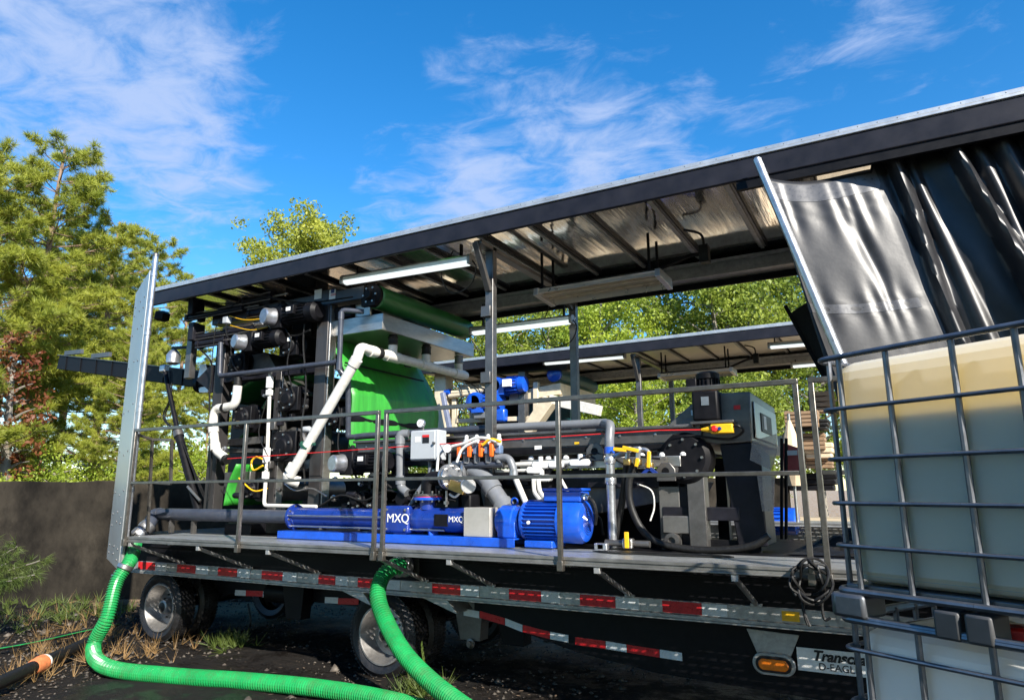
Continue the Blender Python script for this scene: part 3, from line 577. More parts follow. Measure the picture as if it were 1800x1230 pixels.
top = at(655, 520, YN+.05)
MB().lathe((top.x, 6.5, top.z), (0, 1, 0), [(0, .13), (.03, .155), (2.12, .155), (2.15, .13)], 32).build('belt_roller', GREEND, BP)
bb = MB().lathe((top.x, 6.5, top.z), (0, -1, 0), [(0, .15), (.05, .15), (.08, .1), (.1, .06), (.14, .05)], 24); bb.cbox((top.x-.02, 6.44, top.z-.08), (.22, .06, .12)); bb.build('bearing_block', BLACK, BP)
for k in range(6): an = k*math.pi/3; q2 = V(top.x+math.cos(an)*.1, 6.42, top.z+math.sin(an)*.1); MB().cyl(q2, q2-V(0, .02, 0), .013, n=6).build('bearing_bolt', STEEL, BP)
MB().lathe((top.x, 8.65, top.z), (0, 1, 0), [(0, .13), (.04, .13), (.07, .06), (.12, .05)], 20).build('bearing_block', BLACK, BP)
for px, py, r, m in ((520, 703, .21, BLACK), (512, 785, .26, STEELD), (440, 735, .20, BLACK), (430, 640, .19, BLACK), (455, 860, .16, STEELD), (520, 610, .19, BLACK), (640, 880, .14, BLACK), (600, 735, .15, BLACK)): roller(px, py, r, m)
# belt: one continuous sheet with the profile seen at its near edge
def sheet(prof, y0, y1, m, name, th=.012, wav=.0, parent=BP):
    n = len(prof); s = MB(); vs = []; K = 14
    for k in range(K+1):
        y = y0+(y1-y0)*k/K
        for i, (x, z) in enumerate(prof): vs.append(V(x+wav*math.sin(k*1.3+i*.7), y, z+wav*math.sin(k*.9+i*1.1)))
    s.add(vs, [(k*n+i, k*n+i+1, (k+1)*n+i+1, (k+1)*n+i) for k in range(K) for i in range(n-1)])
    o = s.build(name, m, parent, sharp=50); sd = o.modifiers.new('thick', 'SOLIDIFY'); sd.thickness = th; return o
pn = [at(*p, 6.5) for p in ((560, 560), (579, 605), (596, 640), (611, 680), (613, 700), (611, 740), (607, 790), (603, 815))]
pf = [(p.x, p.z) for p in pn]
prof = [(q.x, q.z) for q in spline([V(x, 0, z) for x, z in pf], 5)]
sheet(prof, 6.56, 8.46, GREENB, 'press_belt', wav=.004)
cr = at(599, 636, 6.5); MB().tube([V(cr.x+.012, 6.57, cr.z), V(cr.x+.012, 8.27, cr.z-.01)], .012, 6).build('belt_seam', BLACK, BP)
for pts_, y0, y1, m in (([(392, 705), (440, 668), (470, 660)], 6.6, 8.1, GREEND), ([(392, 888), (400, 850), (415, 815)], 6.55, 8.0, GREENB), ([(420, 770), (450, 735), (470, 700), (520, 650)], 6.6, 8.1, GREEND), ([(605, 812), (608, 800), (640, 790)], 6.6, 7.4, GREENB)):
    pr = [(q.x, q.z) for q in spline([V(at(*p, y0).x, 0, at(*p, y0).z) for p in pts_], 4)]; sheet(pr, y0, y1, m, 'press_belt')
# wash tray with drain pipes
c0 = at(673, 550, 6.5); c1 = at(575, 574, 6.5); zt, zb = c0.z, at(673, 578, 6.5).z
tr = MB().box((c1.x, 6.5, zb), (c0.x, 6.515, zt)); tr.box((c0.x-.015, 6.516, zb), (c0.x, 8.65, zt)); tr.box((c1.x, 6.516, zb), (c0.x-.016, 8.65, zb+.015)); tr.box((c1.x, 8.636, zb+.016), (c0.x-.016, 8.65, zt)); tr.box((c1.x, 6.516, zb+.016), (c1.x+.015, 8.635, zt))
tr.build('wash_tray', STEEL, BP, .004)
MB().box((c1.x-.02, 6.47, zb), (c1.x+.1, 6.498, zt-.03)).build('tray_bracket', STEELD, BP, .004)
MB().box((-5.98, 6.56, 4.11), (-5.72, 6.60, 4.29)).build('spray_box', STEEL, BP, .01)
MB().box((-6.28, 6.5, 4.12), (-6.0, 6.62, 4.28)).build('spray_box', BLACK, BP, .01)
# drive motors: gearbox, finned barrel, silver cup
def gearmotor(px, py, ln, r, y=6.28, parent=BP, body=BLACK, cup=True, cupm=GALV, right=True):
    c = at(px, py, y)
    g = MB().cbox(c+V(.14, .05, 0), (.2, .22, r*2.1)); g.lathe(c+V(.14, .05, r), (0, 0, 1), [(0, r*.5), (.05, r*.5), (.06, r*.2), (.09, r*.2)], 12)
    go = g.build('gearbox', body, parent, .02)
    if cup: MB().lathe(c+V(.08, -.05, 0), (-.25, -1, .0), [(0, r*.86), (.02, r*.86), (.05, r*.78), (.13, r*.76), (.145, r*.66)], 22).build('cup', cupm, go)
    m = MB().lathe(c+V(.24, .02, .01), (1, 0, 0), [(0, r*.6), (.03, r*.85), (.05, r*.8), (ln*.72, r*.8), (ln*.73, r*.9), (ln*.93, r*.9), (ln, r*.6)], 24)
    for k in range(20): an = 2*math.pi*k/20; dd = V(0, math.cos(an), math.sin(an)); m.beam(c+V(.30, .02, .01)+dd*r*.83, c+V(.24+ln*.7, .02, .01)+dd*r*.83, .008, r*.18, up=dd)
    m.build('motor', body, parent)
    MB().cbox(c+V(.24+ln*.4, -r*.75, r*.25), (.13, .08, .12)).build('terminal_box', body, parent, .008)
    MB().box(c+V(.24+ln*.3, -r*.75-.043, r*.15), c+V(.24+ln*.3+.08, -r*.75-.0405, r*.15+.05)).build('rating_plate', PAPER, parent)
gearmotor(478, 561, .62, .15); gearmotor(427, 604, .52, .13); gearmotor(598, 815, .5, .13, 6.2)
# pneumatic cylinders
for x0, y0, x1, y1, r in ((330, 556, 430, 545, .045), (440, 552, 470, 549, .06), (345, 590, 450, 580, .05), (430, 530, 480, 522, .05), (400, 575, 470, 569, .03), (350, 603, 400, 600, .06)):
    p, q = at(x0, y0, 6.35), at(x1, y1, 6.35); q = V(q.x, q.y, (p.z+q.z)/2); p = V(p.x, p.y, q.z); L_ = (q-p).length
    cy = MB().lathe(p, q-p, [(0, r*1.25), (.05, r*1.25), (.051, r), (L_-.05, r), (L_-.049, r*1.25), (L_, r*1.25)], 14); co = cy.build('air_cylinder', NAVY if r > .04 else STEEL, BP)
    MB().cyl(q, q+V(.28, 0, 0), r*.3, n=10).build('piston_rod', STEEL, co)
    for s_ in (-1, 1): MB().cyl(p+V(0, -r, s_*r), q+V(0, -r, s_*r), .007, n=6).build('tie_rod', STEEL, co)
for py in (540, 585): MB().cbox(at(345, py, 6.35), (.12, .2, .26)).build('cylinder_bracket', NAVY, BP, .01)
a = at(331, 575, 6.4); MB().box((a.x, 6.4, 3.55), (a.x+.12, 6.5, 4.4)).build('hanger_bar', STEELD, BP, .006)
MB().cbox(at(399, 563, 6.25), (.10, .08, .1)).build('air_regulator', GREYBOX, BP, .01)
for pts_ in ([(403, 555), (430, 562), (465, 560)], [(405, 572), (440, 580), (470, 575)]): MB().tube(spline([at(x, y, 6.24) for x, y in pts_], 6), .006, 6).build('air_hose', YELLOW, BP)
MB().tube(spline([at(x, y, 6.25) for x, y in ((462, 818), (446, 826), (442, 812), (450, 803), (461, 806))], 6), .013, 7).build('air_hose', YELLOW, BP)
for pts_ in ([(398, 560), (399, 590), (420, 600)], [(405, 540), (440, 520), (520, 530)], [(470, 700), (455, 760), (470, 800)], [(400, 555), (380, 575), (372, 640)]): MB().tube(spline([at(x, y, 6.22) for x, y in pts_], 6), .007, 6).build('air_hose', RUBBER, BP)
# scraper plates, guards and dark boxes inside
for x0, y0, x1, y1, y, th in ((395, 772, 462, 766, 6.6, .1), (395, 788, 470, 788, 6.65, .06), (520, 812, 545, 806, 6.5, .12), (495, 662, 540, 690, 6.5, .04), (395, 830, 440, 828, 6.7, .30)):
    p, q = at(x0, y0, y), at(x1, y1, y); MB().prism([V(p.x, y, p.z), V(q.x, y, q.z), V(q.x, y, q.z-th), V(p.x, y, p.z-th)], (0, 1.3, 0)).build('scraper_plate', STEELD, BP, .005)
MB().prism([at(x, y, 6.55) for x, y in ((400, 640), (430, 612), (470, 620), (490, 655), (400, 660))], (0, .5, 0)).build('drip_guard', STEELD, BP)
MB().prism([at(x, y, 6.5) for x, y in ((345, 668), (372, 640), (372, 690))], (0, .1, 0)).build('gusset', NAVY, BP)
for x0, y0, x1, y1, y in ((500, 530, 545, 650, 7.2), (395, 530, 470, 600, 7.6), (410, 690, 540, 860, 7.6)):
    p, q = at(x0, y0, y), at(x1, y1, y); MB().box((p.x, y, q.z), (q.x, y+.3, p.z)).build('inner_frame', NAVY, BP, .02)
MB().box((-8.3, 6.72, 1.35), (-5.9, 7.9, 1.5)).build('drip_pan', STEELD, BP)
# filtrate pipes of the press
def pipe(pts, r, m, name, parent, n=14, rad=.12, fit=()):
    P = [Vector(p) for p in pts]; o = MB().tube(bend(P, rad), r, n).build(name, m, parent)
    for i, t in fit:
        c = P[i].lerp(P[i+1], t); dd = (P[i+1]-P[i]).normalized(); MB().lathe(c-dd*.05, dd, [(0, r*1.0), (.002, r*1.17), (.098, r*1.17), (.1, r)], n).build('coupling', m, o)
    return o
DP = thing('drain_pipe', 'thick white plastic drain pipe slanting down across the green belt', 'pipe', V(-6, 6.4, 2.1))
xm = at(655, 618, 6.45).x; zm = at(655, 618, 6.45).z
p_lo = at(508, 833, 6.18); p_hi = at(628, 630, 6.18); e1 = V(xm-.02, 6.28, zm)
pp = pipe([p_lo+V(.02, 0, -.02), p_hi, V(xm, 6.22, zm+.02), V(xm, 6.5, zm), V(xm, 8.58, zm)], .062, PVC, 'main_run', DP, 18, .13)
for t, zz_ in ((.99, 0),): pass
for px in (690, 749, 806):
    best = min((abs((RT.dot(V(xm, y, zm)-EYE)/FW.dot(V(xm, y, zm)-EYE))*1200+900-px), y) for y in [6.5+k*.01 for k in range(230)])[1]
    tee = MB().cyl((xm, best-.13, zm), (xm, best+.13, zm), .073, n=18); tee.cyl((xm, best, zm), (xm, best, zm+.15), .06, n=18); to = tee.build('tee', PVC, DP)
    MB().lathe((xm, best, zm+.15), (0, 0, 1), [(0, .066), (.02, .07), (.03, .064), (.09, .064), (.10, .07), (.12, .066)], 18).build('rubber_sleeve', RUBBER if px < 800 else PVCG, to)
    MB().cyl((xm, best, zm+.27), (xm, best, zb), .055, n=18).build('drain_stub', PVC if px > 800 else RUBBER, to)
for c, dd, r in ((p_hi+(p_lo-p_hi)*.03, p_hi-p_lo, .074), (V(xm, 6.44, zm), V(0, 1, 0), .074), (p_lo+(p_hi-p_lo)*.05, p_hi-p_lo, .074)):
    dd = dd.normalized(); MB().lathe(c-dd*.05, dd, [(0, r-.006), (.004, r), (.096, r), (.1, r-.006)], 18).build('collar', PVC, DP)
MB().lathe(V(xm, 6.53, zm), (0, 1, 0), [(0, .068), (.01, .074), (.07, .074), (.08, .068)], 18).build('rubber_sleeve', RUBBER, DP)
c = p_lo+(p_hi-p_lo)*.24; dd = (p_hi-p_lo).normalized(); cl_ = MB().lathe(c, dd, [(0, .07), (.002, .08), (.03, .08), (.032, .07)], 18); cl_.cbox(c+V(.1, 0, .03), (.12, .03, .03)); cl_.build('pipe_clamp', mat('dark_green_clamp', (.01, .06, .04), .5), DP)
MB().tube(bend([p_lo, p_lo+V(-.03, .02, -.06), p_lo+V(.06, .12, -.10)], .05), .07, 16).build('outlet_elbow', PVC, DP)
SP = thing('trap_pipe', 'short white plastic trap pipe bending down beside the left press column', 'pipe', at(378, 790, 6.3))
pipe([at(x, y, 6.3) for x, y in ((418, 678), (414, 712), (396, 716), (378, 718), (374, 745), (379, 792), (398, 806))], .06, PVC, 'bent_run', SP, 16, .10, ((4, .2), (4, .85)))
for x, y in ((395, 716), (398, 806)): c = at(x, y, 6.3); MB().lathe(c-V(.03, 0, 0), (1, 0, -.3), [(0, .064), (.01, .07), (.05, .07), (.06, .064)], 14).build('rubber_sleeve', RUBBER, SP)
c = at(418, 676, 6.3); MB().cyl(c, c+V(0, 0, .1), .05).build('inlet_stub', RUBBER, SP)
CD = thing('white_conduit', 'thin white electrical conduit running down the press middle column', 'conduit', at(474, 885, 6.32))
pipe([at(475, 655, 6.34), at(470, 800, 6.34), at(464, 888, 6.34), at(556, 890, 6.34)], .024, PVC, 'conduit_run', CD, 10, .06)
for y, h in ((672, .16), (690, .08), (800, .2), (835, .1)): c = at(475-(y-655)*.045, y, 6.335); MB().cbox(c, (.075, .07, h)).build('conduit_box', WHITE, CD, .01)
WP = thing('wash_water_pipe', 'dark grey plastic water pipe along and down the front of the press', 'pipe', at(500, 655, 6.25))
pipe([at(388, 602, 6.28), at(386, 661, 6.28), at(588, 637, 6.28), at(592, 634, 6.28)], .035, PVCD, 'level_run', WP, 12, .06)
pipe([at(628, 544, 6.3)+V(0, .12, 0), at(600, 545, 6.27), at(596, 652, 6.27), at(612, 664, 6.34), at(612, 760, 6.45), at(612, 768, 6.45), at(700, 764, 6.45)], .034, PVCD, 'drop_run', WP, 12, .06, ((1, .1), (1, .93)))
# ------------------------------------------------------------------ rear discharge conveyor with its ram
CV = thing('discharge_conveyor', 'dark belt conveyor sticking out behind the trailer at left', 'conveyor', at(300, 660, 7.2))
p, q = at(128, 640, 7.2), at(400, 668, 7.2); q = V(q.x, 7.2, q.z-.05)
for y in (6.95, 7.6):
    MB().beam(p+V(0, y-7.2, 0), q+V(0, y-7.2, 0), .04, .26).build('side_plate', BLACK, CV, .006)
MB().beam(p+V(.02, .08, .09), q+V(0, .08, .09), .58, .02).build('belt', RUBBER, CV)
MB().beam(p+V(.02, .08, -.1), q+V(0, .08, -.1), .58, .02).build('belt', RUBBER, CV)
for t in (0, 1): c = p.lerp(q, t); MB().cyl(c+V(0, -.22, 0), c+V(0, .38, 0), .1).build('end_roller', BLACK, CV)
for k in range(9): c = p.lerp(q, .06+k*.11); MB().beam(c+V(0, -.275, -.13), c+V(0, -.275, .13), .04, .015).build('stiffener', BLACK, CV)
for y in (6.92, 7.63): MB().beam(p+V(0, y-7.2, .135), q+V(0, y-7.2, .135), .03, .012).build('top_edge_strip', STEELD, CV)  # dull steel strip along the top of each side plate
for t in (.05, .25): c = p.lerp(q, t); MB().beam(c+V(0, -.27, .18), c+V(.55, -.27, .16), .05, .08).build('take_up_frame', STEELD, CV)
MB().lathe(q+V(.1, -.32, -.05), (-1, 0, 0), [(0, .1), (.25, .1), (.26, .13), (.34, .13), (.36, .06)], 18).build('drive_motor', BLACK, CV)
MB().prism([at(x, y, 6.8) for x, y in ((345, 672), (352, 640), (362, 640), (372, 668), (365, 690), (350, 690))], (0, .08, 0)).build('pivot_plate', GALV, CV, .008)
HR = thing('hydraulic_ram', 'long black hydraulic ram propping up the rear conveyor', 'hydraulic ram', at(350, 895, 6.5))
p, q, r_ = at(289, 648, 6.7), at(313, 760, 6.6), at(349, 897, 6.5)
MB().cyl(p, q, .035).build('rod', BLACK, HR); MB().cyl(q, r_, .062).build('barrel', BLACK, HR); MB().cyl(q-(r_-q).normalized()*.02, q+(r_-q).normalized()*.08, .075).build('gland', STEELD, HR)
MB().cbox(p, (.14, .1, .12)).build('clevis', GALV, HR, .02)
for o_ in (.05, .09): MB().tube(spline([p+V(.1+o_, 0, -.05), p+V(.18+o_, -.02, -.5), p+V(.05+o_, 0, -.8), q+V(.11, -.03, -.1), r_+V(.08+o_, -.04, .2), r_+V(.3, 0, .12)], 6), .011, 6).build('oil_line', RUBBER, HR)
MB().cyl(at(330, 855, 6.45), at(352, 880, 6.45), .02).build('fitting', STEEL, HR)
for px, py, lab, m in ((305, 628, 'small pale round floodlight above the rear conveyor', GALV),):
    c = at(px, py, 6.5); Lm = thing('work_lamp', lab, 'lamp', c)
    MB().lathe(c-V(0, 0, .11), (0, 0, 1), [(0, .06), (.02, .1), (.14, .105), (.2, .07), (.24, .03)], 18).build('lamp_head', m, Lm); MB().beam(c+V(-.05, 0, .15), c+V(.4, 0, .12), .04).build('lamp_arm', BLACK, Lm); MB().beam(c+V(0, 0, .1), c+V(0, 0, .16), .03).build('lamp_stem', BLACK, Lm)
c = at(284, 556, 6.35); Lm = thing('speaker_box', 'small dark hexagonal box hanging under the roof corner', 'sensor', c)
MB().lathe(c-V(0, 0, .08), (.2, 0, 1), [(0, .07), (.03, .12), (.13, .12), (.16, .07)], 6).build('housing', BLACK, Lm); MB().cyl(c+V(.02, 0, .08), V(c.x+.1, c.y, 4.6), .012).build('stem', BLACK, Lm)

# ------------------------------------------------------------------ gravity deck: long trough running from the press to the head box
GD = thing('gravity_deck', 'long low stainless gravity deck between the press and the head box', 'machine', V(-3.8, 7.2, 1.34))
xl, xr = -5.78, -1.62
tb = MB().box((xl, 6.45, 2.34), (xr, 6.52, 2.50)); tb.box((xl, 6.40, 2.47), (xr, 6.448, 2.50)); tb.build('upper_trough', STEELD, GD, .006)
MB().box((xl, 6.50, 2.26), (xr, 8.1, 2.335)).build('trough_floor', STEELD, GD)
MB().box((xl, 8.1, 2.26), (xr, 8.16, 2.5)).build('upper_trough', STEELD, GD, .006)
MB().box((xl, 6.46, 2.275), (xr, 6.49, 2.332)).build('shadow_gap', BLACK, GD)
bm_ = at(915, 797, 6.4); MB().box((bm_.x, 6.38, 2.11), (-1.75, 6.44, 2.21)).build('lower_beam', STEEL, GD, .006)
bx_ = MB().box((-5.6, 6.5, 1.92), (-1.75, 6.56, 2.10)); bx_.build('apron', NAVY, GD, .006)
for k in range(9): x = bm_.x+.12+k*.2; MB().lathe((x, 6.41, 2.21), (0, 0, 1), [(0, .03), (.02, .03), (.035, .015)], 10).build('beam_foot', WHITE, GD)
for px, py in ((1045, 793), (1170, 828)):
    c = at(px, py, 6.33); lg = MB().prism([c+V(a_, 0, b_) for a_, b_ in ((-.09, -.09), (.09, -.09), (.09, .02), (.04, .08), (-.04, .08), (-.09, .02))], (0, .03, 0)); lo = lg.build('lifting_lug', STEELD, GD, .006); MB().cyl(c-V(0, .004, 0), c+V(0, .034, 0), .035).build('lug_hole', BLACK, lo)
# filtrate trough under the deck
MB().prism([V(x, 6.6, z) for x, z in ((-4.1, 2.0), (-1.8, 1.98), (-1.9, 1.80), (-2.7, 1.66), (-4.0, 1.62))], (0, 1.3, 0)).build('filtrate_trough', STEELD, GD, .01)
c = at(895, 868, 6.58); MB().lathe(c, (0, -1, 0), [(0, .14), (.02, .14), (.025, .12)], 24).build('inspection_cover', STEELD, GD)
MB().box((-5.6, 7.0, 1.345), (-1.9, 7.3, 1.9)).build('inner_frame', BLACK, GD)
for x in (-5.5, -4.35, -1.75): MB().box((x-.06, 6.5, 1.345), (x+.06, 6.62, 2.25)).build('leg', NAVY, GD, .006); MB().box((x-.06, 8.0, 1.345), (x+.06, 8.12, 2.25)).build('leg', NAVY, GD, .006)
MB().box((-1.72, 6.44, 1.345), (-1.56, 6.6, 2.55)).build('leg', STEELD, GD, .006)
for x0_, x1_, y_, z_ in ((-5.7, -4.5, 6.46, 2.18), (-4.3, -3.4, 6.47, 1.95), (-5.4, -4.4, 6.6, 1.7)): MB().box((x0_, y_, z_), (x1_, y_+.08, z_+.06)).build('rail_bar', NAVY, GD, .006)
for k in range(11): x = -5.6+k*.36; MB().lathe((x, 6.45, 2.42), (0, -1, 0), [(0, .016), (.008, .014), (.012, .004)], 8).build('bolt_head', STEEL, GD)
for k in range(3): MB().cyl((-5.3+k*.35, 6.44, 1.75+.06*k), (-5.3+k*.35, 6.3, 1.75+.06*k), .07).build('roller_end', BLACK, GD)
# ------------------------------------------------------------------ head box at the right with its mixer motor
HB = thing('head_box', 'tall stainless head box with a black vertical motor and yellow switch at the trailer right', 'tank', V(-1.3, 7.2, 1.34))
bp = [at(x, y, 6.5) for x, y in ((1172, 762), (1175, 745), (1236, 692), (1318, 688), (1322, 776), (1265, 780), (1215, 776))]
GUN = mat('gunmetal_sheet', (.16, .157, .15), .34, .55, .25, 4, .04, 14, dirt=.35, dirtcol=(.03, .027, .024))
MB().prism(bp, (0, 1.45, 0)).build('box_shell', GUN, HB, .012)
x_r = bp[3].x
MB().box((x_r+.001, 6.6, 2.36), (x_r+.012, 7.9, 2.70)).build('side_door', STEEL, HB, .006)
MB().box((x_r+.013, 6.9, 2.44), (x_r+.022, 7.5, 2.62)).build('door_emblem', INK, HB, .003)
MB().box((x_r+.024, 7.0, 2.47), (x_r+.026, 7.15, 2.6)).build('door_emblem', PAPER, HB)
lg = [at(x, y, 6.5) for x, y in ((1265, 781), (1322, 778), (1338, 800), (1342, 880), (1350, 960), (1298, 962))]
MB().prism(lg, (0, .5, 0)).build('chute_leg', NAVY, HB, .01)
x2 = lg[3].x
ACR = mat('clear_guard', (.55, .52, .48), .12, .0, .1, 5); ab = ACR.node_tree.nodes['Principled BSDF']; ab.inputs['Transmission Weight'].default_value = .75; ab.inputs['IOR'].default_value = 1.1
MB().prism([at(x, y, 6.45) for x, y in ((1322, 775), (1365, 762), (1366, 795), (1355, 826), (1318, 808))], (0, .01, 0)).build('clear_guard', ACR, HB)
MB().prism([at(x, y, 6.45) for x, y in ((1330, 832), (1362, 828), (1360, 898), (1340, 898))], (0, .01, 0)).build('clear_guard', ACR, HB)
for x0, x1, z0, z1 in ((1165, 1195, 1.345, 2.2), (1204, 1216, 1.345, 2.1)):
    pass
for px, w_ in ((1180, .2), (1228, .1)): c = at(px, 900, 6.55); MB().box((c.x-w_/2, 6.5, 1.345), (c.x+w_/2, 6.62, 2.32)).build('support_leg', GUN, HB, .008)
MB().box((at(1165, 900, 6.5).x, 6.49, 1.62), (at(1300, 900, 6.5).x, 6.61, 1.74)).build('support_beam', NAVY, HB, .008)
MB().box((at(1165, 940, 6.45).x, 6.45, 1.50), (at(1215, 940, 6.45).x, 6.58, 1.66)).build('pivot_block', GUN, HB, .01)
for px, py, r in ((1182, 950, .07), (1178, 823, .085)): c = at(px, py, 6.42); MB().lathe(c, (0, -1, 0), [(-.05, r), (.03, r), (.032, r*.5), (.005, r*.45)], 20).build('pivot_ring', STEELD, HB)
c = at(1205, 805, 6.46); MB().lathe(c, (0, 1, 0), [(-.06, .20), (-.02, .24), (.18, .24)], 30).build('drum_end', BLACK, HB)
for k in range(8): an = k*math.pi/4; MB().cyl(c+V(math.cos(an)*.17, -.06, math.sin(an)*.17), c+V(math.cos(an)*.17, -.085, math.sin(an)*.17), .013, n=6).build('drum_bolt', STEEL, HB)
MB().box((bp[0].x, 6.56, 1.345), (bp[4].x, 6.6, 1.45)).build('base_plate', BLACK, HB)
c = at(1243, 720, 6.4)
mo = MB().box((c.x-.13, 6.36, 2.52), (c.x+.11, 6.6, 2.80)); mo.build('mixer_gearbox', BLACK, HB, .02)
mm = MB().lathe((c.x, 6.5, 2.80), (0, 0, 1), [(0, .08), (.02, .095), (.11, .095), (.12, .11), (.17, .11), (.19, .07)], 22)
for k in range(18): an = 2*math.pi*k/18; dd = V(math.cos(an), math.sin(an), 0); mm.beam(V(c.x, 6.5, 2.82)+dd*.10, V(c.x, 6.5, 2.91)+dd*.10, .008, .025, up=dd)
mm.build('mixer_motor', BLACK, HB); MB().box((c.x-.19, 6.42, 2.82), (c.x-.09, 6.55, 2.93)).build('terminal_box', BLACK, HB, .01); MB().box((c.x-.04, 6.353, 2.66), (c.x+.03, 6.358, 2.74)).build('rating_plate', GALV, HB)
MB().box((c.x-.15, 6.34, 2.49), (c.x+.24, 6.5, 2.515)).build('motor_shelf', STEELD, HB, .003)
c = at(1258, 754, 6.36); sw = MB().cbox(c+V(.06, 0, 0), (.2, .08, .085)).build('pull_switch', YELLOW, HB, .01)
MB().lathe(c+V(0, -.04, 0), (0, -1, 0), [(0, .03), (.03, .03), (.04, .02)], 14).build('stop_button', RED, sw); MB().lathe(c+V(-.03, 0, 0), (-1, 0, 0), [(0, .03), (.04, .025), (.1, .012)], 10).build('switch_nose', YELLOW, sw); MB().lathe(c+V(.045, -.04, 0), (0, -1, 0), [(0, .018), (.02, .016)], 10).build('reset_knob', BLUED, sw)
MB().tube(spline([c+V(.12, 0, 0), c+V(.2, -.03, .02), c+V(.24, 0, -.03), c+V(.1, .05, -.09), c+V(-.2, .06, -.05), c+V(-.42, .08, -.03)], 6), .012, 6).build('switch_cable', RUBBER, HB)
SCb = MB().tube([at(400, 806, 6.18), at(690, 786, 6.18), at(900, 772, 6.2), at(1160, 756, 6.3), c+V(-.13, 0, 0)], .0055, 6).build('safety_cable', RED); tag(SCb, 'thin red pull cable stretched along the machines to the yellow switch', 'cable')
MB_ = thing('black_hose_loop', 'black rubber hose hanging in a loop from the yellow valves to the deck', 'hose', at(1190, 960, 6.2))
MB().tube(spline([at(x, y, 6.22) for x, y in ((1116, 815), (1106, 845), (1108, 885), (1125, 925), (1150, 950), (1195, 963), (1260, 967), (1320, 960), (1352, 940))], 8), .034, 12).build('hose_run', RUBBER, MB_)
MB().tube(spline([at(x, y, 6.3) for x, y in ((1102, 815), (1098, 850), (1090, 900), (1082, 940), (1078, 960))], 8), .034, 12).build('hose_run', RUBBER, MB_)

# cables, hoses and small fittings that crowd the press
rr = random.Random(21)
def runs(root, specs, y):
    for pts_, r, m in specs: MB().tube(spline([at(px, py, y+rr.uniform(-.03, .03)) for px, py in pts_], 5), r, 6).build('cable_run', m, root)
runs(BP, [(((345, 525), (400, 534), (470, 526), (540, 532), (620, 522)), .011, RUBBER), (((350, 612), (372, 640), (368, 700), (372, 800), (366, 880)), .012, RUBBER), (((540, 540), (533, 600), (538, 680), (530, 760), (536, 850)), .012, RUBBER),
          (((500, 575), (512, 600), (505, 640), (515, 690)), .009, RUBBER), (((470, 572), (486, 586), (520, 590), (545, 580)), .012, RUBBER), (((405, 600), (410, 640), (430, 660), (470, 655)), .010, RUBBER), (((560, 890), (600, 870), (640, 880), (680, 862), (720, 872)), .014, RUBBER),
          (((620, 830), (640, 850), (670, 846), (690, 858)), .012, RUBBER), (((500, 850), (520, 862), (548, 858), (575, 872)), .010, STEEL), (((420, 840), (445, 862), (470, 858)), .010, YELLOW), (((590, 700), (598, 730), (594, 780), (600, 812)), .009, RUBBER)], 6.33)
runs(GD, [(((660, 775), (700, 790), (760, 812), (830, 822), (900, 812)), .010, RUBBER), (((770, 820), (800, 826), (850, 838), (900, 842), (960, 846)), .013, RUBBER), (((1030, 800), (1060, 808), (1100, 800), (1160, 806)), .013, RUBBER), (((1020, 806), (1050, 796), (1090, 812), (1130, 835)), .010, RUBBER),
          (((690, 880), (730, 860), (760, 872), (800, 880)), .011, RUBBER), (((1120, 850), (1145, 862), (1150, 890), (1143, 915)), .008, PVC), (((1000, 890), (1050, 905), (1060, 940)), .014, RUBBER)], 6.32)
for k in range(46):
    px, py = rr.choice(((rr.uniform(345, 560), rr.uniform(525, 620)), (rr.uniform(395, 545), rr.uniform(660, 880)), (rr.uniform(580, 720), rr.uniform(820, 890)), (rr.uniform(760, 1060), rr.uniform(770, 850))))
    c = at(px, py, rr.uniform(6.36, 6.44)); kind_ = rr.random()
    if kind_ < .4: MB().cbox(c, (rr.uniform(.05, .14), .07, rr.uniform(.05, .12))).build('bracket', rr.choice((NAVY, STEELD, BLACK)), BP if px < 720 else GD, .008)
    elif kind_ < .75: MB().lathe(c, (0, -1, 0), [(0, .03), (.03, .03), (.034, .02), (.06, .018)], 8).build('fitting', rr.choice((STEEL, STEELD, GALV)), BP if px < 720 else GD)
    else: MB().lathe(c, (1, 0, 0), [(0, .03), (.02, .04), (.12, .04), (.14, .03)], 12).build('sensor', rr.choice((BLACK, NAVY, GREYBOX)), BP if px < 720 else GD)
for px, py, w_, h_, m_ in ((505, 600, .07, .05, PAPER), (650, 836, .06, .04, PAPER), (415, 745, .06, .04, YELLOW), (370, 735, .05, .04, YELLOW), (940, 790, .08, .04, PAPER), (1010, 782, .05, .03, YELLOW), (1215, 730, .07, .05, PAPER), (1290, 720, .06, .04, RED)):
    c = at(px, py, 6.33 if px < 1150 else 6.495); MB().box((c.x, c.y-.003, c.z), (c.x+w_, c.y, c.z+h_)).build('sticker', m_, BP if px < 720 else GD if px < 1150 else HB)
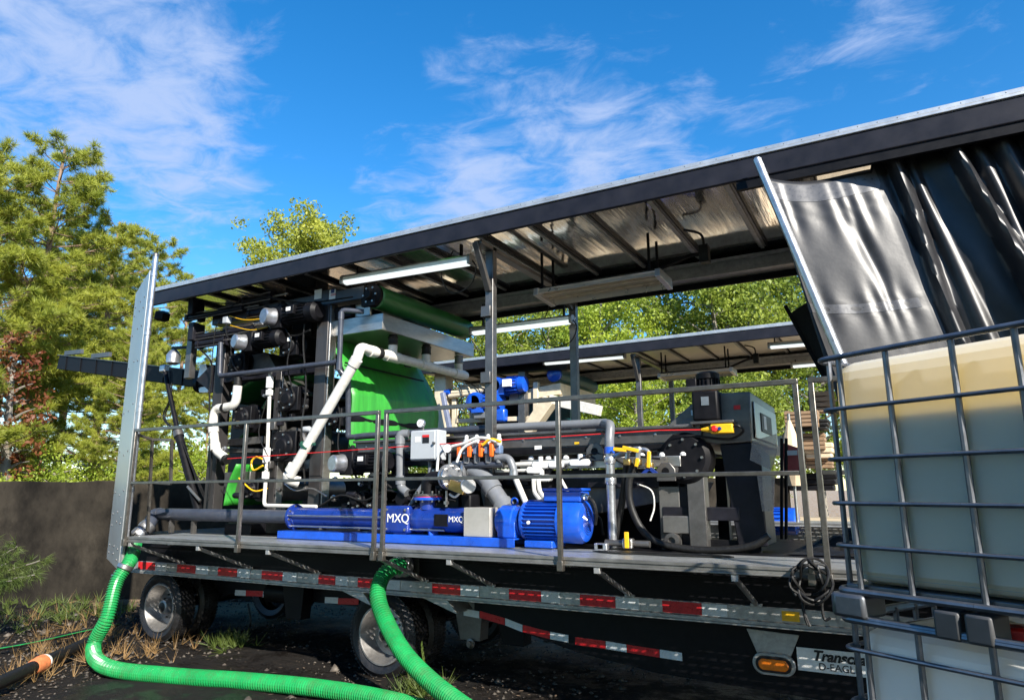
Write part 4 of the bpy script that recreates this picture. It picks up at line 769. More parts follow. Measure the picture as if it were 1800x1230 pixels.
# ------------------------------------------------------------------ blue progressive cavity pump
YP = 6.0
PU = thing('pump', 'long blue cavity pump set on a blue skid with finned blue motor', 'pump', V(-4.3, 6, 1.36))
def px_x(x, y=910, Y=YP): return at(x, y, Y).x
ZA = 1.605
AX = V(1, 0, 0)
sk = MB().box((px_x(512), 5.80, 1.372), (px_x(921), 5.815, 1.455)); sk.box((px_x(512), 5.816, 1.44), (px_x(921), 6.18, 1.455)); sk.box((px_x(512), 6.185, 1.372), (px_x(921), 6.2, 1.455)); sk.build('skid', BLUE, PU, .004)
x0, x1 = px_x(517), px_x(686)
MB().lathe((x0, YP, ZA), AX, [(0, .145), (.035, .145), (.036, .115), (.07, .112)], 28).build('end_flange', BLUED, PU)
MB().cyl((x0+.07, YP, ZA), (x1, YP, ZA), .105, n=28).build('stator_tube', BLUED, PU)
for k in range(8): an = k*math.pi/4+.2; q = V(x0-.012, YP+math.cos(an)*.125, ZA+math.sin(an)*.125); MB().cyl(q, q+V(.06, 0, 0), .012, n=6).build('flange_bolt', STEELD, PU)
for s_ in (-1, 1): MB().cyl((x0+.03, YP+s_*.09, ZA-.10), (px_x(790), YP+s_*.09, ZA-.10), .011, n=8).build('tie_rod', STEEL, PU)
MB().cyl((x0+.03, YP-.13, ZA+.02), (x1, YP-.13, ZA+.02), .009, n=8).build('tie_rod', STEEL, PU)
xa_, xb_ = px_x(683), px_x(732)
hb = MB().lathe((xa_, YP, ZA), AX, [(0, .15), (.01, .155), (xb_-xa_-.01, .155), (xb_-xa_, .15)], 8); ho = MB().box((xa_, YP-.145, ZA-.14), (xb_, YP+.145, ZA+.14)).build('suction_housing', BLUED, PU, .03)
text('MXQ', .128, V((xa_+xb_)/2+.055, YP-.147, ZA+.01), (1, 0, 0), (0, 0, 1), WHITE, ho)
for dx in (.09, .34):
    for dz in (.1, -.1): q = V(xa_+dx, YP-.145, ZA+dz); MB().cyl(q, q-V(0, .014, 0), .014, n=8).build('cover_bolt', STEEL, PU)
xc_ = px_x(790)
MB().lathe((xb_, YP, ZA), AX, [(0, .12), (.03, .135), (.10, .135), (.13, .12), (xc_-xb_, .12)], 28).build('bearing_housing', BLUED, PU)
fx = px_x(752, 880); MB().cyl((fx, YP, ZA+.1), (fx, YP, ZA+.20), .085, n=24).build('discharge_neck', BLUED, PU)
fl_ = MB().cyl((fx, YP, ZA+.20), (fx, YP, ZA+.228), .155, n=28).build('discharge_flange', BLUE, PU); MB().cyl((fx, YP, ZA+.228), (fx, YP, ZA+.238), .15, n=28).build('gasket', RED, fl_); MB().cyl((fx, YP, ZA+.238), (fx, YP, ZA+.262), .155, n=28).build('mating_flange', STEELD, fl_)
for k in range(8): an = k*math.pi/4+.2; q = V(fx+math.cos(an)*.128, YP+math.sin(an)*.128, ZA+.18); MB().cyl(q, q+V(0, 0, .11), .011, n=6).build('flange_bolt', STEEL, fl_)
xd = px_x(832)
la = MB().lathe((xc_-.02, YP, ZA), AX, [(0, .10), (.02, .125), (xd-xc_, .125), (xd-xc_+.02, .1)], 28).build('lantern', BLUED, PU)
MB().box((xc_-.10, YP-.128, ZA-.06), (xc_+.06, YP-.115, ZA+.06)).build('lantern_window', BLACK, la)
text('MXQ', .080, V(xc_+.165, YP-.127, ZA+.01), (1, 0, 0), (0, 0, 1), WHITE, la)
MB().beam((xc_-.16, YP-.05, 1.45), (xc_-.2, YP-.03, ZA-.05), .1, .03).build('support_foot', BLUE, PU); MB().beam((xa_+.25, YP-.02, 1.45), (xa_+.25, YP-.02, ZA-.1), .16, .2).build('support_foot', BLUED, PU)
MB().box((px_x(830, 920), 5.84, 1.457), (px_x(876, 920), 6.15, 1.735)).build('coupling_guard', mat('brushed_guard', (.50, .47, .42), .4, .55, .12, 5, .03, 40, dirt=.2, dirtcol=(.25, .2, .15)), PU, .006)
xe, xf = px_x(878), px_x(921)
MB().lathe((xe, YP, ZA), AX, [(0, .10), (.02, .13), (.06, .13), (.061, .155), (.2, .155), (.21, .14), (xf-xe, .145)], 28).build('gearbox', BLUE, PU)
MB().box((xe+.06, YP-.15, 1.456), (xf-.02, YP+.15, ZA)).build('gearbox_foot', BLUE, PU, .01)
q = V(xe+.17, YP, ZA+.15); MB().tube([q+V(.035*math.cos(k*.524), 0, .035+.035*math.sin(k*.524)) for k in range(12)], .009, 6, True).build('eye_bolt', BLUE, PU)
xg, xh = px_x(924), px_x(1034)
mt_ = MB().lathe((xg, YP, ZA+.01), AX, [(0, .13), (.02, .185), (.05, .19), (.06, .165), (xh-xg-.26, .165), (xh-xg-.25, .2), (xh-xg-.06, .2), (xh-xg-.02, .18), (xh-xg, .13)], 36); mo_ = mt_.build('motor', BLUE, PU)
for k in range(32):
    an = 2*math.pi*(k+.5)/32
    if .30 < (an/(2*math.pi)) % 1 < .2: continue
    dd = V(0, math.cos(an), math.sin(an)); MB().beam(V(xg+.06, YP, ZA+.01)+dd*.172, V(xh-.255, YP, ZA+.01)+dd*.172, .008, .045, up=dd).build('cooling_fin', BLUED if False else BLUE, mo_)
for k in range(5): MB().tube([V(xh-.002+.002*(5-k), YP, ZA+.01)+V(0, math.cos(a_*.349), math.sin(a_*.349))*(.03+k*.022) for a_ in range(18)], .004, 5, True).build('fan_grille', BLUED, mo_)
MB().box((xg+.06, YP-.15, 1.375), (xh-.3, YP+.15, 1.44)).build('motor_foot', BLUE, PU, .01)
tb_ = MB().box((px_x(964, 870), YP-.11, ZA+.19), (px_x(1028, 870), YP+.11, ZA+.285)).build('terminal_box', BLUE, PU, .01); MB().box((px_x(962, 870), YP-.12, ZA+.286), (px_x(1030, 870), YP+.12, ZA+.312)).build('lid', BLUE, tb_, .006)
c = V(px_x(1028, 870)+.0, YP-.06, ZA+.24); MB().lathe(c, (1, -.4, -.2), [(0, .035), (.05, .035), (.055, .025), (.09, .025)], 10).build('cable_gland', GALV, tb_); MB().tube(spline([c+V(.06, -.03, -.02), c+V(.12, -.04, -.05), c+V(.14, -.02, -.15), c+V(.1, .05, -.25)], 5), .018, 8).build('motor_cable', RUBBER, tb_)
MB().lathe((xg+.13, YP-.19, ZA+.0), (0, -1, 0), [(0, .018), (.012, .016)], 8).build('motor_badge', WHITE, mo_)
# suction line
SL = thing('suction_pipe', 'dark pipe lying on the deck left of the pump, ending in a clamp coupling', 'pipe', V(-7.6, 6, 1.5))
MB().cyl((px_x(276), YP, ZA), (x0-.01, YP, ZA), .078, n=24).build('straight_run', PVCD, SL)
el = V(px_x(276), YP, ZA); kn = at(262, 922, 5.85); en = at(240, 944, 5.7)
MB().tube(bend([el+V(.06, 0, 0), el+V(-.06, -.01, -.01), kn, en], .07), .086, 18).build('elbow', PVCD, SL)
for c, w_ in ((kn.lerp(en, .2), .1), (kn.lerp(en, .75), .1)): dd = (en-kn).normalized(); MB().lathe(c-dd*.05, dd, [(0, .095), (.02, .105), (.08, .105), (.1, .095)], 18).build('clamp_ring', GALV if w_ else STEEL, SL)
for s_ in (-1, 1): MB().beam(kn.lerp(en, .4)+V(.02, -.1, .03*s_), kn.lerp(en, 1.0)+V(.08, -.12, .05*s_), .02, .03).build('cam_lever', STEEL, SL)
for px in (248, 283, 322): c = px_x(px+20); MB().box((c-.02, YP-.03, 1.37), (c+.02, YP+.03, ZA-.07)).build('pipe_support', STEELD, SL)
MB().box((px_x(384), 6.1, 1.36), (px_x(430), 6.35, 1.5)).build('saddle', BLACK, SL, .01)
# ------------------------------------------------------------------ green corrugated hoses
def corr(pts, r, name, label, grp, seg=10, pitch=.028):
    P = spline(pts, 16); cum = [0]
    for a_, b_ in zip(P, P[1:]): cum.append(cum[-1]+(b_-a_).length)
    Ltot = cum[-1]; n = int(Ltot/pitch)*4; Q = []; R = []; j = 0
    for k in range(n+1):
        s_ = Ltot*k/n
        while j < len(cum)-2 and cum[j+1] < s_: j += 1
        t = (s_-cum[j])/max(1e-6, cum[j+1]-cum[j]); Q.append(P[j].lerp(P[j+1], t)); R.append(r+(.006 if k % 4 in (1, 2) else -.007))
    H_ = thing(name, label, 'hose', P[-1], grp)
    MB().tube(Q, R, 18).build('hose_run', HOSEG, H_, sharp=0); return H_
h1 = [at(238, 955, 5.62), at(229, 985, 5.35), at(205, 1022, 5.2), at(188, 1085, 5.1), V(-8.35, 5.02, .13), V(-7.55, 4.72, .075), atZ(300, 1187, .075), atZ(430, 1196, .075), atZ(560, 1209, .075), atZ(690, 1232, .075), atZ(900, 1290, .075)]
H1 = corr(h1, .075, 'green_hose', 'green corrugated hose dropping from the left walkway end and running along the ground', 'green suction hoses')
c = at(222, 992, 5.28); MB().lathe(c, (at(205, 1022, 5.2)-c), [(0, .08), (.01, .09), (.05, .09), (.06, .08)], 18).build('hose_clamp', STEEL, H1)
h2 = [at(706, 994, 5.86), at(692, 997, 5.74), at(672, 1014, 5.62), at(664, 1048, 5.5), at(680, 1095, 5.4), at(712, 1150, 5.25), at(757, 1197, 5.1), at(812, 1240, 4.95), at(900, 1300, 4.8)]
H2 = corr(h2, .075, 'green_hose', 'green corrugated hose coming out of the trailer side and curving down past the wheel', 'green suction hoses')
c = at(706, 994, 5.90); dd = V(0.3, 1, .05).normalized()
MB().lathe(c+dd*.08, -dd, [(0, .10), (.02, .115), (.05, .115), (.055, .095), (.09, .095), (.1, .11), (.14, .11), (.15, .09), (.2, .085)], 20).build('cam_coupling', GALV, H2)
MB().prism([at(694, 980, 6.01), at(736, 982, 6.01), at(736, 1010, 6.01), at(694, 1008, 6.01)], (0, .01, 0)).build('port_plate', STEELD, H2)

# ------------------------------------------------------------------ control box, gauges, valves and piping in front of the gravity deck
CB = thing('control_box', 'pale grey wall box with warning label and a round gauge on top', 'control box', at(747, 808, 6.15))
a, b = at(722, 757, 6.15), at(769, 808, 6.15)
bo = MB().box((a.x, 6.15, b.z), (b.x, 6.32, a.z)).build('enclosure', GREYBOX, CB, .012); MB().box((a.x+.012, 6.135, b.z+.012), (b.x-.03, 6.149, a.z-.012)).build('door', GREYBOX, bo, .008)
c = V((a.x+b.x)/2-.01, 6.133, a.z-.1); MB().box((c.x-.0, 6.132, c.z-.045), (c.x+.09, 6.1345, c.z+.045)).build('warning_label', INK, bo); MB().box((c.x-.0, 6.1305, c.z+.02), (c.x+.09, 6.1318, c.z+.046)).build('warning_label', RED, bo); MB().box((c.x-.1, 6.132, c.z-.03), (c.x-.03, 6.1345, c.z+.03)).build('warning_label', PAPER, bo)
MB().cyl((b.x-.035, 6.135, b.z+.18), (b.x-.035, 6.11, b.z+.18), .015, n=10).build('latch', STEELD, bo)
def gauge(c, r, parent, dirn=(0, -1, 0)):
    g = MB().lathe(c, dirn, [(0, r), (.035, r), (.04, r*.92)], 22).build('gauge', GALV, parent); dd = Vector(dirn).normalized(); MB().lathe(Vector(c)+dd*.0405, dd, [(0, r*.86), (.001, r*.86)], 22).build('dial', PAPER, g)
    MB().beam(Vector(c)+dd*.043-V(r*.4, 0, r*.2), Vector(c)+dd*.043+V(r*.3, 0, r*.4), .006, .003).build('pointer', INK, g)
gc = at(742, 744, 6.2); gauge(gc, .048, CB); MB().cyl(V(gc.x, gc.y+.02, a.z), gc+V(0, .02, -.04), .014, n=10).build('gauge_stem', STEELD, CB)
pipe([V((a.x+b.x)/2+.02, 6.24, b.z), V((a.x+b.x)/2+.03, 6.24, b.z-.18), at(738, 858, 6.24), at(722, 888, 6.2), at(712, 900, 6.2)], .024, PVCG, 'cable_conduit', CB, 10, .15)
GP = thing('grey_pipe', 'grey plastic pipe bending down beside the pale control box', 'pipe', at(702, 865, 6.3))
pipe([at(718, 762, 6.34), at(703, 762, 6.3), at(704, 857, 6.3), at(716, 866, 6.3)], .05, PVCG, 'bent_run', GP, 14, .09, ((1, .12), (1, .86)))
TP = thing('top_pipe', 'long pipe lying along the top of the gravity deck, dark then pale grey', 'pipe', V(-4, 6.44, 2.55))
pipe([at(625, 768, 6.42), at(640, 766, 6.42), at(868, 752, 6.42)], .04, PVCD, 'dark_run', TP, 12); pipe([at(866, 752, 6.42), at(1066, 743, 6.42)], .043, PVCG, 'pale_run', TP, 12)
VP_ = thing('riser_pipe', 'upright grey and steel riser pipe with blue band standing on the walkway', 'pipe', at(1072, 962, 6.1))
xt = at(1070, 745, 6.2)
pipe([at(1062, 744, 6.42), V(xt.x, 6.25, xt.z), V(xt.x, 6.2, xt.z-.15), V(xt.x, 6.2, 2.28)], .046, PVCG, 'grey_riser', VP_, 14, .06); MB().cyl((xt.x, 6.2, 2.24), (xt.x, 6.2, 2.30), .05).build('blue_band', BLUE, VP_)
MB().cyl((xt.x, 6.2, 1.38), (xt.x, 6.2, 2.24), .042).build('steel_riser', GALV, VP_)
for z in (2.14, 1.95): MB().lathe((xt.x, 6.2, z), (0, 0, 1), [(0, .05), (.01, .056), (.06, .056), (.07, .05)], 14).build('union', GALV, VP_)
MB().cyl((xt.x, 6.2, 1.36), (xt.x, 6.2, 1.38), .08).build('base_flange', STEELD, VP_)
pipe([V(xt.x, 6.2, 2.19), at(1110, 789, 6.2), at(1140, 790, 6.2), at(1142, 822, 6.2)], .022, GALV, 'branch', VP_, 10, .05)
pipe([at(1122, 789, 6.18), at(1121, 815, 6.18)], .024, GALV, 'branch', VP_, 10); pipe([at(1104, 789, 6.2), at(1102, 815, 6.2)], .024, GALV, 'branch', VP_, 10)
def lever(px, py, dx, dz, L_, parent, m=YELLOW, y=6.13):
    c = at(px, py, y); d_ = V(dx, 0, dz).normalized(); b_ = MB().beam(c, c+d_*L_, .035, .02, up=(0, 1, 0)); b_.build('valve_lever', m, parent, .006)
lever(1078, 789, 1, -.12, .13, VP_); lever(1094, 786, 1, -.25, .16, VP_); lever(1141, 793, -.1, -1, .15, VP_); lever(1121, 805, -.25, -1, .08, VP_)
for px, py in ((1103, 812), (1121, 812), (1142, 818), (1121, 790), (1104, 790)): MB().cbox(at(px, py, 6.19), (.07, .07, .06)).build('ball_valve', BRASS if py > 800 else GALV, VP_, .012)
tv = at(1142, 822, 6.15); MB().beam(tv, tv+V(-.07, 0, -.06), .03).build('tee_handle', BLUED, VP_); MB().beam(tv, tv+V(.07, 0, -.06), .03).build('tee_handle', BLUED, VP_)
FV = thing('deck_valve', 'small floor valve with upright yellow lever beside the riser pipe', 'valve', at(1105, 965, 6.0))
c = at(1120, 952, 6.05); MB().cyl(c+V(-.32, .05, -.02), c+V(.1, .05, -.02), .03).build('pipe_run', STEELD, FV); MB().cbox(c+V(-.1, .05, -.02), (.1, .09, .09)).build('valve_body', STEEL, FV, .015); cc = at(1102, 963, 6.03); MB().beam(cc, cc+V(0, 0, .14), .04, .014).build('lever', YELLOW, FV, .004); 
for px in (1055, 1060): q = at(px, 960, 6.05); MB().cbox(q, (.1, .07, .06)).build('pipe_clamp', GALV, FV, .01)
# four orange handled ball valves on a manifold
MV = thing('valve_manifold', 'row of four ball valves with orange handles and white tubing', 'valve', at(848, 815, 6.15))
for k, px in enumerate((815, 833, 853, 872)):
    c = at(px, 792-k*.6, 6.2); vb = MB().cbox(c+V(.035, 0, 0), (.07, .08, .09)).build('valve_body', mat('blue_grey_valve', (.10, .15, .25), .4), MV, .014)
    MB().lathe(c+V(.035, 0, .045), (0, 0, 1), [(0, .03), (.03, .034), (.06, .034), (.075, .026)], 12).build('union_nut', GREYBOX, vb); MB().lathe(c+V(.035, 0, -.045), (0, 0, -1), [(0, .03), (.06, .034), (.09, .03)], 12).build('union_nut', PVCG, vb)
    MB().beam(c+V(-.02, -.06, .075), c+V(-.02, -.06, -.075), .05, .03, up=(0, 1, 0)).build('handle', ORANGE, vb, .012); MB().cyl(c+V(0, -.03, 0), c+V(-.02, -.06, 0), .016, n=8).build('handle_stem', ORANGE, vb)
    MB().lathe(c+V(.035, 0, .12), (0, 0, 1), [(0, .02), (.03, .022), (.045, .012)], 10).build('tube_fitting', WHITE, vb)
p, q = at(812, 818, 6.22), at(885, 815, 6.22); MB().cyl(p, q, .034).build('manifold_bar', PVCD, MV)
for pts_ in (((768, 830), (772, 800), (790, 786), (815, 779), (835, 770), (855, 770), (873, 776)), ((803, 812), (812, 790), (830, 778), (840, 776)), ((848, 782), (862, 772), (880, 776))):
    MB().tube(spline([at(x, y, 6.12) for x, y in pts_], 8), .015, 8).build('tubing', WHITE if pts_[0][0] != 848 else YELLOW, MV)
gc = at(788, 788, 6.1); gauge(gc, .05, MV, (.3, -1, 0)); MB().cyl(gc+V(.0, .03, -.05), gc+V(0, .03, -.2), .014, n=8).build('gauge_stem', GALV, MV)
pipe([at(872, 804, 6.2), at(895, 804, 6.2), at(902, 822, 6.2), at(903, 830, 6.2)], .04, PVCG, 'elbow', MV, 12, .1)
pipe([at(902, 828, 6.2), at(908, 845, 6.2), at(928, 892, 6.15)], .03, PVC, 'drop_leg', MV, 12, .05); MB().lathe(at(903, 826, 6.2), (0, 0, -1), [(0, .045), (.05, .045), (.06, .035)], 12).build('union', GALV, MV)
# discharge elbow with butterfly valve and gauge seal
DE = thing('discharge_elbow', 'black discharge elbow with steel flange valve, brass block and round silver cap', 'valve', at(770, 870, 6.0))
fx_ = V(fx, YP, ZA+.262)
pipe([fx_, fx_+V(0, 0, .16), at(785, 840, 6.02), at(800, 836, 6.02)], .075, BLACK, 'elbow', DE, 18, .17)
c = at(787, 838, 5.98); MB().lathe(c, (1, -.35, 0), [(0, .13), (.03, .13), (.031, .08), (.05, .08), (.051, .13), (.08, .13)], 26).build('flange_pair', GALV, DE)
for k in range(8): an = k*math.pi/4; ax = V(1, -.35, 0).normalized(); s1, s2 = basis(ax); q = c+(s1*math.cos(an)+s2*math.sin(an))*.108-ax*.02; MB().cyl(q, q+ax*.13, .011, n=6).build('flange_bolt', STEEL, DE)
MB().cyl(at(790, 835, 5.88), at(822, 851, 5.88), .016, n=8).build('spindle', STEEL, DE); c = at(806, 856, 5.9); MB().beam(at(792, 851, 5.9), at(818, 861, 5.9), .06, .10).build('brass_block', BRASS, DE, .006)
MB().lathe(at(822, 853, 5.92), (.75, -1, -.05), [(0, .075), (.11, .075), (.115, .07)], 24).build('silver_cap', ALU, DE)
q = at(785, 862, 5.9); MB().cyl(q, q-V(0, 0, .16), .012, n=8).build('drain_cock', STEEL, DE); MB().cbox(q-V(0, 0, .12), (.03, .05, .03)).build('cock_handle', STEEL, DE); MB().tube(spline([at(x, y, 5.92) for x, y in ((790, 868), (800, 873), (812, 862))], 5), .012, 6).build('bleed_tube', WHITE, DE)
MB().box((px_x(805), 6.05, 1.6), (px_x(822), 6.25, 1.86)).build('actuator', BLACK, DE, .02)
BG = thing('slanting_pipe', 'thick grey plastic pipe slanting down behind the coupling guard', 'pipe', at(890, 895, 6.2))
pipe([at(830, 826, 6.3), at(850, 836, 6.28), at(893, 900, 6.2)], .09, PVCG, 'slant_run', BG, 20, .08, ((1, .35), (1, .85)))
MB().lathe(at(826, 826, 6.3), (1, 0, 0), [(-.04, .13), (-.01, .13), (0, .1)], 22).build('flange', GALV, BG)
# white conduit runs with inspection bodies
WC = thing('conduit_run', 'white electrical conduit with oval inspection boxes along the gravity deck', 'conduit', at(960, 830, 6.3))
MB().cyl(at(866, 818, 6.34), at(1035, 811, 6.34), .024).build('conduit', PVC, WC); MB().cyl(at(866, 828, 6.36), at(950, 826, 6.36), .02).build('conduit', PVC, WC)
for px, py, l_ in ((948, 817, .2), (976, 816, .18), (1018, 813, .24), (938, 826, .2), (950, 840, .24)):
    c = at(px, py, 6.3); MB().prism([c+V(l_/2*sx*(1 if abs(sz) < .5 else .78), 0, sz*.035) for sx, sz in ((-1, -1), (1, -1), (1, 0), (1, 1), (-1, 1), (-1, 0))], (0, .07, 0)).build('inspection_body', WHITE, WC, .012)
    MB().cyl(c+V(0, .03, .035), c+V(0, .03, .085), .025).build('hub', WHITE, WC)
pipe([at(938, 842, 6.3), at(939, 865, 6.28), at(952, 882, 6.1), at(965, 884, 6.05)], .022, PVC, 'flex_run', WC, 10, .1); pipe([at(946, 842, 6.3), at(948, 862, 6.28), at(960, 880, 6.1), at(970, 880, 6.05)], .022, PVC, 'flex_run', WC, 10, .1)
pipe([at(985, 840, 6.3), at(1000, 868, 6.25)], .016, PVC, 'flex_run', WC, 8)
# ------------------------------------------------------------------ coil of black cable on the rail
CC = thing('cable_coil', 'coil of black electric cable hanging on the right guard rail post', 'cable', at(1425, 1010, 5.15))
rr = random.Random(4); pts_ = []
c = at(1425, 1012, 5.16)
for k in range(85): an = k*.42; pts_.append(c+V(.10*math.cos(an)*(1+.35*math.sin(k*.7)), -.01+.035*math.sin(k*1.1), .12*math.sin(an)*(1+.25*math.cos(k*.53))-.03))
MB().tube(spline(pts_, 3), .009, 6).build('coil', RUBBER, CC)
for pts_ in (((1405, 1030), (1410, 1050), (1414, 1080), (1420, 1098)), ((1447, 1030), (1445, 1065), (1450, 1088), (1460, 1085)), ((1411, 1070), (1424, 1100))): MB().tube(spline([at(x, y, 5.2) for x, y in pts_], 6), .010, 6).build('loose_end', RUBBER, CC)

# ------------------------------------------------------------------ stacked IBC totes at the right
def rbox(cx, cy, hx, hy, z0, z1, r, uu, vv, levels, bul=.007):
    vs = []; fs = []; n = 9; ring = []
    for sx, sy, a0 in ((1, 1, 0), (-1, 1, 90), (-1, -1, 180), (1, -1, 270)):
        for k in range(n): an = math.radians(a0+90*k/(n-1)); ring.append((sx, sy, math.cos(an), math.sin(an)))
    m = len(ring)
    for t, ins in levels:
        z = z0+(z1-z0)*t; b = bul*math.sin(math.pi*t)
        for sx, sy, c, s in ring:
            x = sx*(hx-r)+c*(r)-(ins*(c)); y = sy*(hy-r)+s*r-(ins*s)
            x *= 1+b/hx; y *= 1+b/hy
            p = cx_+uu*(x)+vv*(y); vs.append(V(p.x, p.y, z))
    for i in range(len(levels)-1):
        for k in range(m): fs.append((i*m+k, i*m+(k+1) % m, (i+1)*m+(k+1) % m, (i+1)*m+k))
    fs.append(tuple(range(m))[::-1]); fs.append(tuple((len(levels)-1)*m+k for k in range(m))); return vs, fs
UU = V(.865, -.502, 0); VV = V(.502, .865, 0)
CA = V(-.262, 3.50, 0)-UU*.032
TOTE = mat('translucent_tote_plastic', (.86, .88, .88), .42, 0, .06, 2, trans=.6, tcol=(.98, .79, .43), dirt=.12, dirtcol=(.45, .42, .36))
TOTEL = mat('translucent_tote_plastic_low', (.84, .83, .78), .42, 0, .06, 2, trans=.25, dirt=.15, dirtcol=(.5, .46, .38))
LIQ = mat('murky_water', (.46, .54, .54), .5, 0, .1, 1.5)
CAGE = mat('tote_cage_tube', (.16, .17, .19), .34, .75, .25, 12, .03, 50, dirt=.2, dirtcol=(.1, .09, .08))
def tote(zb, zt, rings, label, level, wL=1.15, wD=1.0, m=TOTE):
    global cx_
    I = thing('ibc_tote', label, 'tank', CA+UU*wL/2+VV*wD/2+V(0, 0, zb-.14), 'stacked liquid totes')
    cx_ = CA+UU*wL/2+VV*wD/2
    lev = [(0, .05), (.015, .02), (.05, 0), (.3, 0), (.5, 0), (.7, 0), (.9, 0), (.94, .008), (.97, .03), (.99, .07), (1, .13)]
    vs, fs = rbox(0, 0, wL/2-.033, wD/2-.033, zb+.02, zt-.015, .11, UU, VV, lev)
    bo = MB().add(vs, fs).build('bottle', m, I, sharp=0)
    if level:
        vs, fs = rbox(0, 0, wL/2-.043, wD/2-.043, zb+.03, level, .10, UU, VV, [(0, .03), (.03, 0), (1, 0)])
        MB().add(vs, fs).build('liquid', LIQ, bo, sharp=0)
    c0, c1, c2, c3 = CA, CA+UU*wL, CA+UU*wL+VV*wD, CA+VV*wD
    def ringtube(z, r, nm):
        r = r*.78
        P = bend([c0.lerp(c1, .5)+V(0, 0, z), c1+V(0, 0, z), c2+V(0, 0, z), c3+V(0, 0, z), c0+V(0, 0, z), c0.lerp(c1, .499)+V(0, 0, z)], .07, 6); MB().tube(P, r, 10).build(nm, CAGE, I)
    for i, z in enumerate(rings): ringtube(z, .0125 if i else .017, 'cage_ring')
    for (a_, b_, n_, w_) in ((c0, c1, 7, wL), (c3, c2, 7, wL), (c0, c3, 6, wD), (c1, c2, 6, wD)):
        for k in range(n_):
            t = (.114, .337, .610, .836, 1.08, 9, 9)[k] if w_ > 1.1 else .09+k*.164
            if t > w_-.04: continue
            p = a_.lerp(b_, t/w_); inn = ((c0+c2)/2-p); inn.z = 0
            nrm = (VV if (a_ is c0 and b_ is c1) else -VV if (a_ is c3) else UU if (b_ is c3) else -UU)
            P = []; zs = sorted(rings+[zb-.012])
            for j, z in enumerate(zs):
                P.append(p+nrm*.009+V(0, 0, z))
                if j < len(zs)-1: P.append(p+nrm*.006+V(0, 0, (z+zs[j+1])/2)) if False else None
            MB().tube([q for q in P if q is not None], .0125, 8).build('cage_bar', CAGE, I)
            for z in zs[1:-1]: MB().cbox(p+nrm*.012+V(0, 0, z), (.028, .028, .012)).build('weld_joint', CAGE, I)
    # pallet: steel skid with corner feet
    for z in (zb-.015, zb-.135): ringtube(z, .02, 'pallet_ring')
    GALVD = mat('pallet_foot_steel', (.13, .14, .155), .4, .7, .2, 9, .05, 30)
    for p, sx, sy in ((c0, 1, 1), (c1, -1, 1), (c2, -1, -1), (c3, 1, -1)):
        q = p+UU*sx*.055+VV*sy*.055
        s = MB(); s.prism([q+UU*a_*.085+VV*b_*.085+V(0, 0, zb-.125) for a_, b_ in ((-1, -.7), (-.7, -1), (1, -1), (1, 1), (-1, 1))], (0, 0, .10)); s.build('corner_foot', GALVD, I, .015)
    for t in (.46,): q = c0.lerp(c1, t)+VV*.03; s = MB(); [s.prism([q+UU*(dx+a_)+VV*b_+V(0, 0, zb-.15) for a_, b_ in ((-.05, -.05), (.05, -.05), (.045, .1), (-.045, .1))], (0, 0, .11)) for dx in (-.06, .055)]; s.build('centre_foot', mat('dark_plastic_foot', (.05, .052, .055), .5, 0, .2, 9), I, .012)
    sp = MB(); vs2 = [c0+UU*.03+VV*.03+V(0, 0, zb-.012), c1+V(0, 0, zb-.012)-UU*.03+VV*.03, c2-UU*.03-VV*.03+V(0, 0, zb-.012), c3+UU*.03-VV*.03+V(0, 0, zb-.012)]; sp.prism(vs2, (0, 0, .025)).build('pallet_tray', GALVD, I, .004)
    return I
def zat(x, y):
    d = ray(x, y); t = (CA-EYE).dot(VV)/d.dot(VV); return (EYE+d*t).z
rz = [zat(1475, 627), zat(1475, 718), zat(1475, 806), zat(1475, 884), zat(1475, 958)]
zb1 = zat(1478, 1042)-.0
tote(zb1+.03, rz[0]+.005, rz, 'upper liquid tote with tan top and grey liquid in a steel bar cage', rz[1]-.05)
zt2 = zb1-.112
t2 = tote(.16, zt2, [zt2+.018, zat(1475, 1135), zat(1475, 1135)-.22, zat(1475, 1135)-.44], 'lower cream white tote under the upper one, with red cap', None, m=TOTEL)
c = atP(1780, 1103, CA+VV*.25, VV); MB().lathe(V(c.x, c.y, zt2-.02), (0, 0, 1), [(0, .08), (.05, .08), (.06, .07), (.065, 0.001)], 20, cap=False).build('red_cap', RED, t2)
# ------------------------------------------------------------------ second press in the far trailer (cream frame, blue motors)
B2 = thing('second_belt_press', 'cream framed belt press with blue motors and teal roller in the far trailer', 'machine', V(-7, 14.2, 1.34))
Y2 = 13.45
def p2(x, y, dy=0): return at(x, y, Y2+dy)
def bar2(x0, y0, x1, y1, w, m=CREAM, name='frame_bar', dy=0, h=None): MB().beam(p2(x0, y0, dy), p2(x1, y1, dy), w, h or w).build(name, m, B2, .01)
bar2(780, 640, 780, 860, .32, name='column'); bar2(795, 740, 940, 735, .10); bar2(943, 672, 943, 760, .12); bar2(925, 670, 925, 745, .10, STEELD); bar2(920, 648, 920, 760, .18, STEELD); bar2(800, 655, 1000, 640, .22, BLACK, 'top_beam'); bar2(800, 760, 1180, 757, .16, NAVY)
bar2(760, 850, 1200, 850, .2, BLACK, dy=.3); bar2(800, 700, 800, 760, .12); bar2(858, 760, 858, 700, .1)
bar2(928, 760, 968, 703, .28, name='drain_pipe', dy=-.1); bar2(968, 703, 1055, 722, .22, m=PVC, name='drain_pipe', dy=.1)
MB().prism([p2(x, y) for x, y in ((895, 690), (985, 673), (985, 692), (895, 708))], (0, .1, 0)).build('wash_tray', CREAM, B2)
c = p2(985, 673); MB().box((c.x-.1, Y2+.1, c.z-.32), (c.x, Y2+2.0, c.z)).build('wash_tray', CREAM, B2)
